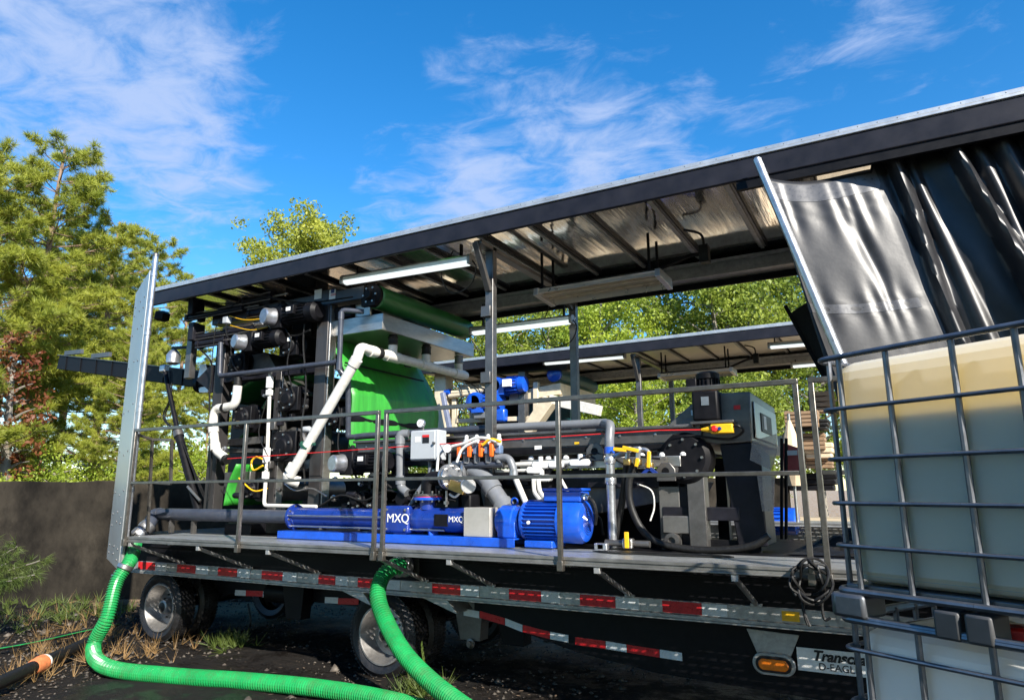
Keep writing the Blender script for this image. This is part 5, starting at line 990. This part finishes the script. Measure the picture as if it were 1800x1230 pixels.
c = p2(972, 657); MB().lathe((c.x, Y2+.1, c.z), (0, 1, 0), [(0, .18), (2.1, .18)], 24).build('belt_roller', TEAL, B2); MB().lathe((c.x, Y2+.1, c.z), (0, -1, 0), [(0, .17), (.06, .17), (.1, .08)], 20).build('bearing_block', BLUE, B2)
MB().box((p2(900, 700).x, Y2+.5, 2.6), (p2(985, 700).x, Y2+.6, 3.9)).build('press_belt', TEAL, B2)
MB().box((p2(815, 700).x, Y2+.6, 2.4), (p2(925, 700).x, Y2+.7, 4.2)).build('inner_frame', BLACK, B2)
def motor2(px, py, ln, r, box=True):
    c = p2(px, py, -.2); g = MB().lathe(c, (0, -1, 0), [(-.2, r*1.2), (.1, r*1.2), (.15, r*.8)], 18); g.cbox(c+V(.1, 0, -r*.2), (.3, .3, r*2)); g.build('gearbox', BLUE, B2)
    mm = MB().lathe(c+V(.22, 0, 0), (1, 0, 0), [(0, r*.7), (.05, r*.95), (ln*.75, r*.95), (ln*.76, r*1.05), (ln, r*.95), (ln+.02, r*.4)], 20)
    for k in range(16): an = 2*math.pi*k/16; dd = V(0, math.cos(an), math.sin(an)); mm.beam(c+V(.28, 0, 0)+dd*r, c+V(.22+ln*.7, 0, 0)+dd*r, .012, .05, up=dd)
    mm.build('motor', BLUE, B2)
    if box: MB().box(c+V(.28, -r-.08, -.06), c+V(.48, -r, .1)).build('rating_plate', PAPER, B2)
motor2(874, 679, .5, .18); motor2(838, 708, .45, .2, False)
MB().box(p2(832, 717, -.3), p2(832, 717, -.3)+V(.55, .3, -.25)).build('switch_box', PVCG, B2, .02); MB().cbox(p2(880, 730, -.2), (.3, .2, .3)).build('small_motor', BLUE, B2, .05)
for x0, y0, x1, y1 in ((795, 690, 850, 686), (790, 696, 840, 690)): a_, b_ = p2(x0, y0, -.1), p2(x1, y1, -.1); MB().cyl(a_, b_, .06).build('air_cylinder', CREAM, B2)
MB().cyl(p2(783, 690, -.1), p2(792, 689, -.1), .08).build('cylinder_cap', BLUE, B2)
bar2(778, 690, 790, 752, .1, mat('grey_blue_lever', (.15, .17, .24), .4), 'lever', -.4)
for k in range(5): MB().tube(spline([p2(800+k*14, 668+k*3, -.15), p2(812+k*16, 690, -.2), p2(806+k*20, 735, -.15)], 5), .012, 6).build('air_hose', CREAM if k % 2 else RUBBER, B2)
MB().prism([at(x, y, 13.6) for x, y in ((1040, 770), (1420, 765), (1420, 800), (1040, 805))], (0, .1, 0)).build('gravity_deck', CREAM, B2)
PB2 = thing('second_pump', 'blue pump on the far walkway seen under the near gravity deck', 'pump', V(-4, 13, 1.4))
a_, b_ = at(1010, 918, 12.95), at(1195, 922, 12.95)
MB().lathe(a_, b_-a_, [(0, .13), (1.0, .13), (1.01, .18), (1.3, .18), (1.31, .13), ((b_-a_).length, .13)], 20).build('pump_body', BLUE, PB2); MB().box((a_.x, 12.8, 1.375), (b_.x+1.6, 13.2, 1.45)).build('skid', BLUE, PB2)
c = at(1340, 915, 12.95); m2 = MB().lathe(c, (1, 0, 0), [(0, .15), (.03, .2), (.35, .2), (.36, .23), (.55, .23), (.6, .15)], 24)
for k in range(20): an = 2*math.pi*k/20; dd = V(0, math.cos(an), math.sin(an)); m2.beam(c+V(.05, 0, 0)+dd*.21, c+V(.34, 0, 0)+dd*.21, .01, .05, up=dd)
m2.build('motor', BLUE, PB2); MB().cbox(at(1185, 890, 12.95), (.4, .25, .2)).build('terminal_box', BLUE, PB2, .02); MB().cyl(at(1068, 880, 12.95), at(1078, 930, 12.95), .13).build('discharge_pipe', PVCG, PB2)
# ------------------------------------------------------------------ clutter beyond, right of the head box
def polyp(pts_, Y, th, name, m, label, cat):
    o = thing(name, label, cat, at(pts_[0][0], pts_[0][1], Y)); MB().prism([at(x, y, Y) for x, y in pts_], (0, th, 0)).build('body', m, o, .01); return o
TAN = mat('faded_tan_canvas', (.56, .44, .30), .8, 0, .15, 5, .2, 20); WOOD = mat('weathered_timber', (.22, .14, .08), .75, 0, .35, 6, .2, 30, (1, 1, 5))
um = thing('folded_umbrella', 'folded tan canvas umbrella beside the far walkway', 'umbrella', at(1395, 830, 12.4))
c = at(1392, 800, 12.4); pr = MB().lathe(c+V(0, 0, -.5), (0, 0, 1), [(0, .10), (.25, .2), (.55, .17), (.85, .1), (1.02, .05), (1.1, .02)], 11); pr.build('canopy_cloth', TAN, um, sharp=20); MB().cyl(V(c.x, c.y, 1.35), c+V(0, 0, .7), .025).build('pole', STEEL, um)
rr = random.Random(9)
for k, (x0, y0, w_, h_, m_) in enumerate(((1408, 735, .55, .28, WOOD), (1430, 745, .5, .2, RUBBER), (1412, 775, .7, .3, WOOD), (1438, 790, .5, .3, TAN), (1420, 810, .8, .25, WOOD), (1396, 760, .3, .3, RUBBER), (1425, 845, .9, .35, BLACK), (1440, 705, .35, .4, WOOD))):
    c = at(x0, y0, 13.0+.15*k); o = thing('stacked_crate', ('weathered wooden crate' if m_ is WOOD else 'tan canvas bundle' if m_ is TAN else 'dark plastic bin') + (' highest by the tote', ' beside the rail posts', ' in the middle of the pile', ' near the white tote', ' low in the pile', ' next to the umbrella', ' at the bottom of the pile', ' leaning at the right edge')[k], 'crate', c, 'clutter piled beyond the head box')
    if m_ is WOOD:
        for j in range(4): MB().box(c+V(-w_/2, 0, h_*(j/4)-h_/2), c+V(w_/2, .4, h_*(j/4+.2)-h_/2)).build('plank', WOOD, o, .005)
        for s_ in (-1, 1): MB().box(c+V(s_*w_*.42-.04, .02, -h_/2-.02), c+V(s_*w_*.42+.04, .38, h_/2)).build('upright', WOOD, o, .005)
    else:
        b_ = MB(); [b_.prism([c+V(sx*w_/2*t, sy*.25*t+.2, z) for sx, sy in ((-1, -1), (1, -1), (1, 1), (-1, 1))], (0, 0, h_*.3)) for t, z in ((.85, -h_/2), (.95, -h_/2+h_*.301), (1, -h_/2+h_*.602))]; b_.build('bin_body', m_, o, .02)
rs = thing('red_sign', 'red and white warning board behind the clear guard', 'sign', at(1395, 770, 9.4)); MB().prism([at(x, y, 9.4) for x, y in ((1376, 778), (1407, 788), (1408, 832), (1378, 835))], (0, .02, 0)).build('board', mat('clear_red_board', (.45, .10, .09), .25, 0, .3, 6), rs); MB().box(at(1384, 800, 9.38), at(1384, 800, 9.38)+V(.12, .015, .06)).build('board_patch', PAPER, rs)
for x_ in (1374, 1382): MB().cyl(at(x_, 975, 9.4), at(x_, 770, 9.4), .02).build('post', BLACK, rs)
lb = thing('black_tarp', 'crumpled black sheet lying on the deck behind the right rail', 'tarp', at(1400, 965, 6.9))
v_ = []; nu = 26
for j in range(nu+1):
    for i in range(nu+1):
        u, w_ = i/nu, j/nu; e_ = math.sin(math.pi*u)*math.sin(math.pi*w_)
        v_.append((-.9+1.5*u, 6.5+1.0*w_, 1.35+.16*e_*(1+.6*math.sin(u*23+w_*7)*math.cos(w_*19))))
MB().add(v_, [(j*(nu+1)+i, j*(nu+1)+i+1, (j+1)*(nu+1)+i+1, (j+1)*(nu+1)+i) for j in range(nu) for i in range(nu)]).build('sheet', RUBBER, lb, sharp=0)
# ------------------------------------------------------------------ things on the ground at the left
GPp = thing('ground_pipe', 'dark pipe with orange coupling lying on the ground at lower left', 'pipe', V(-8.2, 4.4, .05))
p, q = atZ(-20, 1208, .11), atZ(150, 1130, .09); q = q+(q-p)*.1
MB().cyl(p, q, .065, n=18).build('pipe_run', RUBBER, GPp); t = .40; c = p.lerp(q, t); dd = (q-p).normalized()
MB().lathe(c-dd*.1, dd, [(0, .066), (.02, .078), (.12, .082), (.14, .088), (.2, .088), (.21, .066)], 18).build('orange_coupling', mat('faded_orange_rubber', (.55, .17, .06), .6, 0, .35, 12), GPp)
for o_ in (.08, .12): MB().lathe(c+dd*o_, dd, [(0, .072), (.005, .082), (.03, .082), (.035, .072)], 18).build('hose_band', PVC, GPp)
th = MB().tube(spline([atZ(-30, 1144, .05), atZ(60, 1128, .05), atZ(150, 1108, .05), atZ(210, 1096, .04)], 8), .028, 10).build('garden_hose', RUBBER); tag(th, 'thin dark hose with green stripe lying along the wall foot', 'hose')
MB().tube([Vector(v) for v in spline([atZ(-30, 1144, .08), atZ(60, 1128, .08), atZ(150, 1108, .08), atZ(210, 1096, .07)], 8)], .006, 6).build('green_stripe', HOSEG, th, org=None)

# ------------------------------------------------------------------ vegetation
def leafmat(name, c1, c2, trans=.45, scale=.9):
    M = mat(name, c1, .55, 0, 0, scale, col2=c2, trans=trans); return M
PINE = leafmat('pine_needles', (.165, .215, .022), (.44, .45, .06)); OAK = leafmat('oak_leaves', (.07, .13, .014), (.34, .40, .05)); LIME = leafmat('lime_leaves', (.13, .22, .018), (.40, .46, .04)); REDL = leafmat('red_vine_leaves', (.16, .035, .02), (.24, .10, .03))
BARK = mat('pine_bark', (.20, .13, .09), .9, 0, .4, 7, .5, 22, (1, 1, .35)); BARKG = mat('grey_bark', (.19, .17, .14), .9, 0, .35, 7, .4, 22, (1, 1, .35))
GRS = leafmat('dry_grass', (.22, .14, .05), (.34, .20, .08), .3, 3); GRG = leafmat('green_weed', (.05, .09, .015), (.12, .15, .03), .4, 3)
def cloud_mesh(name, V3, T3, m):
    me = bpy.data.meshes.new(name); nv, nf = len(V3), len(T3)
    me.vertices.add(nv); me.vertices.foreach_set('co', V3.astype(np.float32).ravel()); k = T3.shape[1]
    me.loops.add(nf*k); me.loops.foreach_set('vertex_index', T3.astype(np.int32).ravel()); me.polygons.add(nf)
    me.polygons.foreach_set('loop_start', np.arange(0, nf*k, k, dtype=np.int32)); me.polygons.foreach_set('loop_total', np.full(nf, k, dtype=np.int32))
    me.update(calc_edges=True); me.materials.append(m); return me
def rnd_dirs(rg, n): d = rg.normal(size=(n, 3)); return d/np.linalg.norm(d, axis=1, keepdims=True)
def tufts(rg, C, D, nb, ln, wd, spread):
    n = len(C); d = D[:, None, :]*(1-spread)+rnd_dirs(rg, n*nb).reshape(n, nb, 3)*spread*1.5; d /= np.linalg.norm(d, axis=2, keepdims=True)
    s = np.cross(d, rnd_dirs(rg, n*nb).reshape(n, nb, 3)); s /= np.linalg.norm(s, axis=2, keepdims=True)+1e-6
    L_ = ln*rg.uniform(.7, 1.2, (n, nb, 1)); b = C[:, None, :]+d*L_*.08
    P = np.stack([b-s*wd*.5, b+s*wd*.5, C[:, None, :]+d*L_], 2).reshape(-1, 3); T = np.arange(len(P)).reshape(-1, 3); return P, T
def leaves(rg, C, nl, rad, sz):
    n = len(C); off = rnd_dirs(rg, n*nl)*(rg.uniform(0, 1, (n*nl, 1))**.5)*rad; off[:, 2] *= .75; c = np.repeat(C, nl, 0)+off
    a = rnd_dirs(rg, n*nl); b = np.cross(a, rnd_dirs(rg, n*nl)); b /= np.linalg.norm(b, axis=1, keepdims=True)+1e-6; s = sz*rg.uniform(.6, 1.25, (n*nl, 1))
    P = np.stack([c-a*s, c+b*s*.5, c+a*s, c-b*s*.5], 1).reshape(-1, 3); return P, np.arange(len(P)).reshape(-1, 4)
def pine_variant(seed, H, z0, Wd, nbr=60, tl=.23):
    rg = np.random.default_rng(seed); rr = random.Random(seed); tk = MB()
    ph = rr.uniform(0, 6); P = [V(.16*math.sin(t*3+ph)*t, .14*math.cos(t*2.3+ph)*t, t*H) for t in [k/14 for k in range(15)]]
    tk.tube(P, [.17*(1-.85*k/14)+.012 for k in range(15)], 9)
    C = []; D = []
    for i in range(nbr):
        t = ((i//4)*4+1.2*rr.random())/nbr                      # loose whorls with open trunk between them
        z = z0+(H-z0)*t; k = min(13, int(z/H*14)); f_ = z/H*14-k; base = P[k].lerp(P[k+1], f_); an = i*1.7+rr.uniform(-.6, .6)
        ln = Wd*(1-t)**.6*rr.uniform(.5, 1.2)*(.5+.5*min(1, t*4+.2))+.3; up = .05+.6*t+rr.uniform(-.12, .18)
        tip = base+V(math.cos(an)*ln, math.sin(an)*ln, up*ln*.8); cen = lambda u: base.lerp(tip, u)+V(0, 0, -.22*ln*u*(1-u))
        pts_ = [cen(q/6) for q in range(7)]; tk.tube(pts_, [max(.006, .036*(1-t*.5)*(1-q/7)) for q in range(7)], 5)
        ns = max(5, int(ln*6.5))
        for s_ in range(ns):
            u = .34+.66*(s_+rr.random())/ns; c = cen(u); sl = (1.2-u)*ln*.40*rr.uniform(.5, 1.1)+.10; a2 = an+rr.choice((-1, 1))*rr.uniform(.4, 1.15); d_ = V(math.cos(a2), math.sin(a2), rr.uniform(.05, .55)); e_ = c+d_*sl
            tk.tube([c, e_], [.009, .004], 4)
            nt_ = 3+int(sl*5)
            for w_ in range(nt_): f2 = .45+.55*(w_+1)/nt_; q = c.lerp(e_, f2)+V(rr.gauss(0, .045), rr.gauss(0, .045), rr.gauss(0, .03)); C.append(q); D.append((d_*.8+V(0, 0, .6)+V(rr.gauss(0, .3), rr.gauss(0, .3), 0)).normalized())
        for w_ in (.85, .95, 1.0): C.append(cen(w_)+V(rr.gauss(0, .04), rr.gauss(0, .04), .02)); D.append(((tip-base).normalized()+V(0, 0, .4)).normalized())
    C = np.array([tuple(c) for c in C]); D = np.array([tuple(c) for c in D]); Pn, T = tufts(rg, C, D, 22, tl, .020, .5)
    return tk.mesh('pine_trunk', BARK), cloud_mesh('pine_crown', Pn, T, PINE)
def broad_variant(seed, H, z0, Wd, m, ncl=420, nl=34, sz=.085, crad=.42):
    rg = np.random.default_rng(seed); rr = random.Random(seed); tk = MB(); P = [V(.25*math.sin(k*.5+seed)*k/8, .2*math.cos(k*.6+seed)*k/8, k/8*H*.9) for k in range(9)]
    tk.tube(P, [.16*(1-.85*k/8)+.015 for k in range(9)], 8); C = []
    nb = 30
    for i in range(nb):
        t = (i+rr.random())/nb; z = z0+(H*.86-z0)*t; k = min(7, int(z/(H*.9)*8)); base = P[k].lerp(P[k+1], min(1, max(0, z/(H*.9)*8-k))); an = i*2.399+rr.uniform(-.4, .4); ln = Wd*math.sqrt(max(.08, 1-(2*t-.8)**2/1.5))*rr.uniform(.6, 1.1); tip = base+V(math.cos(an)*ln, math.sin(an)*ln, ln*rr.uniform(.15, .7)); pts_ = spline([base, base.lerp(tip, .5)+V(0, 0, .08*ln), tip], 3)
        tk.tube(pts_, [max(.01, .05*(1-q/len(pts_))) for q in range(len(pts_))], 5)
        for j in range(ncl//nb): u = rr.uniform(.3, 1.08); c = base.lerp(tip, u)+V(rr.gauss(0, .42), rr.gauss(0, .42), rr.gauss(0, .34)); C.append(tuple(c))
    Pn, T = leaves(rg, np.array(C), nl, crad, sz); return tk.mesh('broad_trunk', BARKG), cloud_mesh('broad_crown', Pn, T, m)
PV = [pine_variant(11, 12.5, 4.6, 3.0, 76), pine_variant(12, 12, 2.2, 3.0, 88), pine_variant(13, 12.5, 5.4, 2.8, 60)]
BV = [broad_variant(21, 11, 2.0, 3.4, OAK, 540, 44, .08), broad_variant(22, 10, 1.0, 3.2, LIME, 480, 44, .08), broad_variant(23, 11.5, 2.0, 3.6, OAK, 570, 44, .08), broad_variant(24, 3.2, .3, 1.5, LIME, 150, 60, .05, .42), broad_variant(25, 6.5, 1.2, .8, REDL, 110, 26, .07, .3)]
def tree(name, var, loc, s, rz, label, cat, grp):
    o = thing(name, label, cat, loc, grp); o.rotation_euler.z = rz; o.scale = s if isinstance(s, tuple) else (s, s, s)
    for nm, me in zip(('trunk', 'crown'), var): c = bpy.data.objects.new(nm, me); COL.objects.link(c); c.parent = o
    return o
def spot(px, dist): d = ray(px, 600); d = V(d.x, d.y, 0); d = d*(dist/(d.dot(V(-math.sin(YAW), math.cos(YAW), 0)))); return V(d.x, d.y, 0)
def hgt(py, dist): return EYE.z+dist*math.tan(PITCH+math.atan((615-py)/1200))
pines = [(70, 19.5, 212, 0, 1.0, .3, 'tall pine with a bare lower trunk, second from the left edge'), (-40, 17.5, 200, 1, 1.0, 2.0, 'pine at the left picture edge cut by the frame'), (190, 22.5, 330, 1, 1.05, 1.0, 'bushy pine right of the tallest pine'), (255, 28, 395, 0, 1.0, 4.0, 'pine standing behind the bushy pine'), (320, 34, 470, 2, .95, 2.6, 'distant pine just left of the roof corner'), (130, 30, 380, 2, 1.1, 5.0, 'thin pine deep between the left pines'), (10, 27, 330, 2, 1.2, 3.3, 'pine far back near the left edge'), (380, 26, 640, 1, .9, 1.5, 'pine low behind the press at left'), (470, 30, 560, 0, .9, .5, 'pine hidden mostly behind the press'), (235, 19, 520, 1, .85, 5.5, 'small pine behind the wind panel')]
for px, dist, py, v, wsc, rz, lab in pines:
    h = hgt(py, dist); s = h/13.3; tree('pine_tree', PV[v], spot(px, dist), (s*wsc, s*wsc, s), rz, lab, 'pine tree', 'pines behind the wall')
BV.append(broad_variant(26, 12, 5.5, 2.6, PINE, 600, 60, .07, .36))
tree('pine_tree', BV[5], spot(570, 31), (1.3, 1.3, hgt(372, 31)/11.6), 1.0, 'lone round topped pine rising above the roof', 'pine tree', 'pines behind the wall')
broads = [(860, 27, 0, 10.6, .5), (960, 30, 2, 12.4, 1.5), (1060, 26, 1, 10.2, 2.2), (1150, 32, 0, 14.0, 3.1), (1260, 28, 2, 13.2, 4.4), (1340, 33, 2, 15.0, 0.2), (1420, 27, 0, 13.0, 5.2), (1520, 30, 2, 13.5, 1.1), (780, 33, 1, 10, 3.7), (1110, 22, 1, 6.2, 4.0), (1290, 23, 0, 6.6, .8), (990, 24, 1, 6.4, 2.9), (700, 30, 0, 9, 1.9), (1640, 28, 0, 10, 2.5)]
for i, (px, dist, v, h, rz) in enumerate(broads):
    tree('broadleaf_tree', BV[v], spot(px, dist), h/(11, 10, 11.5)[v], rz, ('dark green' if v != 1 else 'yellow green')+' leafy tree behind the second roof, '+('first', 'second', 'third', 'fourth', 'fifth', 'sixth', 'seventh', 'eighth', 'ninth', 'tenth', 'eleventh', 'twelfth', 'thirteenth', 'fourteenth')[sorted(b[0] for b in broads).index(px)]+' from the left', 'tree', 'leafy trees behind the trailers')
for i, (px, dist, s, rz) in enumerate(((15, 16, .72, 0), (120, 18, .85, 1), (60, 23, 1.0, 2), (185, 18.5, .8, 3), (270, 21, .9, 5), (310, 24, 1.1, .5), (360, 22, .9, 1.5), (420, 24, 1.1, 2.5))):
    tree('shrub', BV[3], spot(px, dist), s, rz, 'yellow green leafy shrub behind the wall, '+('leftmost', 'third', 'second', 'fourth', 'fifth', 'sixth', 'seventh', 'rightmost')[i]+(' of the row' if i in (0, 7) else ' from the left'), 'shrub', 'shrubs behind the wall')
tree('vine_tree', BV[4], spot(40, 17.5), 1.0, 0, 'slim tree with reddish autumn leaves below the tall pine', 'tree', None)
# trees behind the viewer: the shade on the yard and the reflections come from them
for i, (x, y, v, h, rz) in enumerate(((2.2, -4.6, 0, 8.0, 1), (5.2, -4.4, 2, 8.1, 2), (8.0, -4.6, 0, 7.6, 3), (-1.0, -5.2, 2, 8.4, 4), (13.5, -3.0, 2, 5.0, 5), (-4.5, -6.0, 0, 9.5, .4))):
    tree('broadleaf_tree', BV[v], V(x, y, 0), h/(11, 10, 11.5)[v], rz, 'leafy tree standing behind the viewer, outside the picture', 'tree', 'trees behind the viewer')
# conifer bough, weeds and dry grass at lower left
def tuftfield(name, label, spots, n, ln, wd, m, cat, lean=.5):
    rg = np.random.default_rng(len(label)); C = []; D = []
    for (c, r) in spots:
        k = rg.normal(size=(n, 2))*r; C += [(c.x+a_, c.y+b_, -.03) for a_, b_ in k]; D += [(rg.normal()*lean, rg.normal()*lean, 1) for _ in range(n)]
    C = np.array(C); D = np.array(D); D /= np.linalg.norm(D, axis=1, keepdims=True); Pn, T = tufts(rg, C, D, 9, ln, wd, .33)
    o = bpy.data.objects.new(name, cloud_mesh(name, Pn, T, m)); COL.objects.link(o); tag(o, label, cat, kind='stuff')
sp_ = [(atZ(x, y, 0), r) for x, y, r in ((130, 1110, .35), (110, 1160, .3), (60, 1190, .25), (190, 1120, .25), (250, 1150, .3), (90, 1085, .5), (20, 1150, .4))]
tuftfield('dry_grass', 'dry straw coloured grass tufts along the ground at lower left', sp_, 20, .26, .006, GRS, 'grass')
sp_ = [(atZ(x, y, 0), r) for x, y, r in ((40, 1065, .9), (120, 1050, .7), (0, 1090, .6), (180, 1075, .4), (410, 1130, .12), (735, 1215, .1))]
tuftfield('weeds', 'low green weeds growing at the foot of the wall', sp_, 40, .22, .014, GRG, 'weeds', .8)
def bough():
    rg = np.random.default_rng(8); rr = random.Random(8); o = thing('conifer_bough', 'feathery green young conifer at the left picture edge before the wall', 'shrub', atZ(-40, 1120, 0)); b0 = o.location.copy(); st = MB(); C = []; D = []
    tops = [at(30, 960, 5.2), at(60, 1010, 5.1), at(20, 1020, 4.9), at(-20, 950, 5.2), at(10, 990, 5.0), at(70, 985, 5.3), at(-10, 1040, 5.0)]
    root = V(tops[0].x-.7, 4.7, 0)
    for tp in tops:
        pts_ = spline([root, root.lerp(tp, .5)+V(0, 0, .25), tp], 6); st.tube(pts_, .008, 5)
        for i in range(5, len(pts_)):
            for k in range(9): d_ = V(rr.gauss(0, 1), rr.gauss(0, 1), rr.gauss(0, .6)).normalized(); C.append(tuple(pts_[i]+d_*rr.uniform(0, .13))); D.append(tuple((d_+V(.3, 0, -.5)).normalized()))
    ob = st.build('stem', BARKG, o); Pn, T = tufts(rg, np.array(C), np.array(D), 14, .14, .006, .35); c = bpy.data.objects.new('foliage', cloud_mesh('foliage', Pn-np.array(tuple(o.location)), T, GRG)); COL.objects.link(c); c.parent = o
bough()
# weed stalk in front of the hose
wk = MB(); b0 = atZ(742, 1222, 0); C = []; D = []; P = spline([b0, b0+V(.02, 0, .2), b0+V(-.02, 0, .42)], 5); wk.tube(P, .005, 5)
for i, p in enumerate(P):
    for k in range(3): an = i*2.1+k*2.09; d_ = V(math.cos(an), math.sin(an), .5); wk.add([p, p+d_*.05+V(-d_.y, d_.x, 0)*.009, p+d_*.1, p+d_*.05-V(-d_.y, d_.x, 0)*.009], [(0, 1, 2, 3)])
tag(wk.build('weed_stalk', GRG), 'single green weed stalk growing in front of the curving hose', 'weed')
# leaf litter and twigs, uncountable
rg = np.random.default_rng(77); n = 6000; cx_l = rg.uniform(-13, 1, n); cy_l = rg.uniform(3.2, 9, n); C = np.stack([cx_l, cy_l, rg.uniform(-.03, .0, n)], 1)
a_ = rnd_dirs(rg, n); a_[:, 2] *= .25; b_ = np.cross(a_, np.array([0, 0, 1.])); s = rg.uniform(.010, .038, (n, 1)); P = np.stack([C-a_*s, C+b_*s*.5, C+a_*s, C-b_*s*.5], 1).reshape(-1, 3)
o = bpy.data.objects.new('leaf_litter', cloud_mesh('leaf_litter', P, np.arange(len(P)).reshape(-1, 4), mat('dead_leaves', (.018, .013, .009), .8, 0, 0, 2, col2=(.16, .11, .07)))); COL.objects.link(o); tag(o, 'scattered dead leaves and twigs on the dark ground', 'leaves', kind='stuff')
# gravel and clods
rg = np.random.default_rng(78); n = 5200; cx_l = rg.uniform(-12.5, 1, n); cy_l = 3.4+rg.uniform(0, 1, n)**1.3*6; sz = rg.uniform(.008, .03, n)*(1+(rg.uniform(0, 1, n) > .97)*1.6)
oc = np.array([(1, 0, 0), (-1, 0, 0), (0, 1, 0), (0, -1, 0), (0, 0, .7), (0, 0, -.7)]); of = np.array([(0, 2, 4), (2, 1, 4), (1, 3, 4), (3, 0, 4), (2, 0, 5), (1, 2, 5), (3, 1, 5), (0, 3, 5)])
P = np.stack([cx_l, cy_l, np.full(n, -.025)], 1)[:, None, :]+oc[None]*sz[:, None, None]*rg.uniform(.6, 1.3, (n, 6, 1)); T = (of[None]+np.arange(n)[:, None, None]*6).reshape(-1, 3)
o = bpy.data.objects.new('gravel', cloud_mesh('gravel', P.reshape(-1, 3), T, mat('dark_gravel', (.012, .010, .008), .6, 0, 0, 1.2, col2=(.12, .10, .08)))); COL.objects.link(o); tag(o, 'loose gravel and clods scattered over the dark ground', 'gravel', kind='stuff')
# far fence strip and white building behind the wall
fn = thing('far_building', 'low white building far behind the wall at left', 'building', spot(320, 40)); c = spot(330, 40); 
d1 = V(math.cos(YAW), math.sin(YAW), 0); MB().prism([c-d1*5+V(0, 0, 0), c+d1*6, c+d1*6+V(0, 0, 3.3), c-d1*5+V(0, 0, 3.3)], (-1, 2, 0)).build('wall', mat('white_cladding', (.6, .6, .58), .6), fn)
for k in range(4): q = c-d1*(3.5-k*2.4)+V(.02, -.03, 1.2); MB().prism([q, q+d1*.9, q+d1*.9+V(0, 0, 1), q+V(0, 0, 1)], (-.02, .03, 0)).build('window', mat('dark_pane', (.03, .04, .05), .1), fn)
MB().prism([c-d1*5.3+V(.3, -.6, 3.3), c+d1*6.3+V(.3, -.6, 3.3), c+d1*6.3+V(.3, -.6, 3.5), c-d1*5.3+V(.3, -.6, 3.5)], (-1.6, 3.2, .4)).build('roof', STEELD, fn)
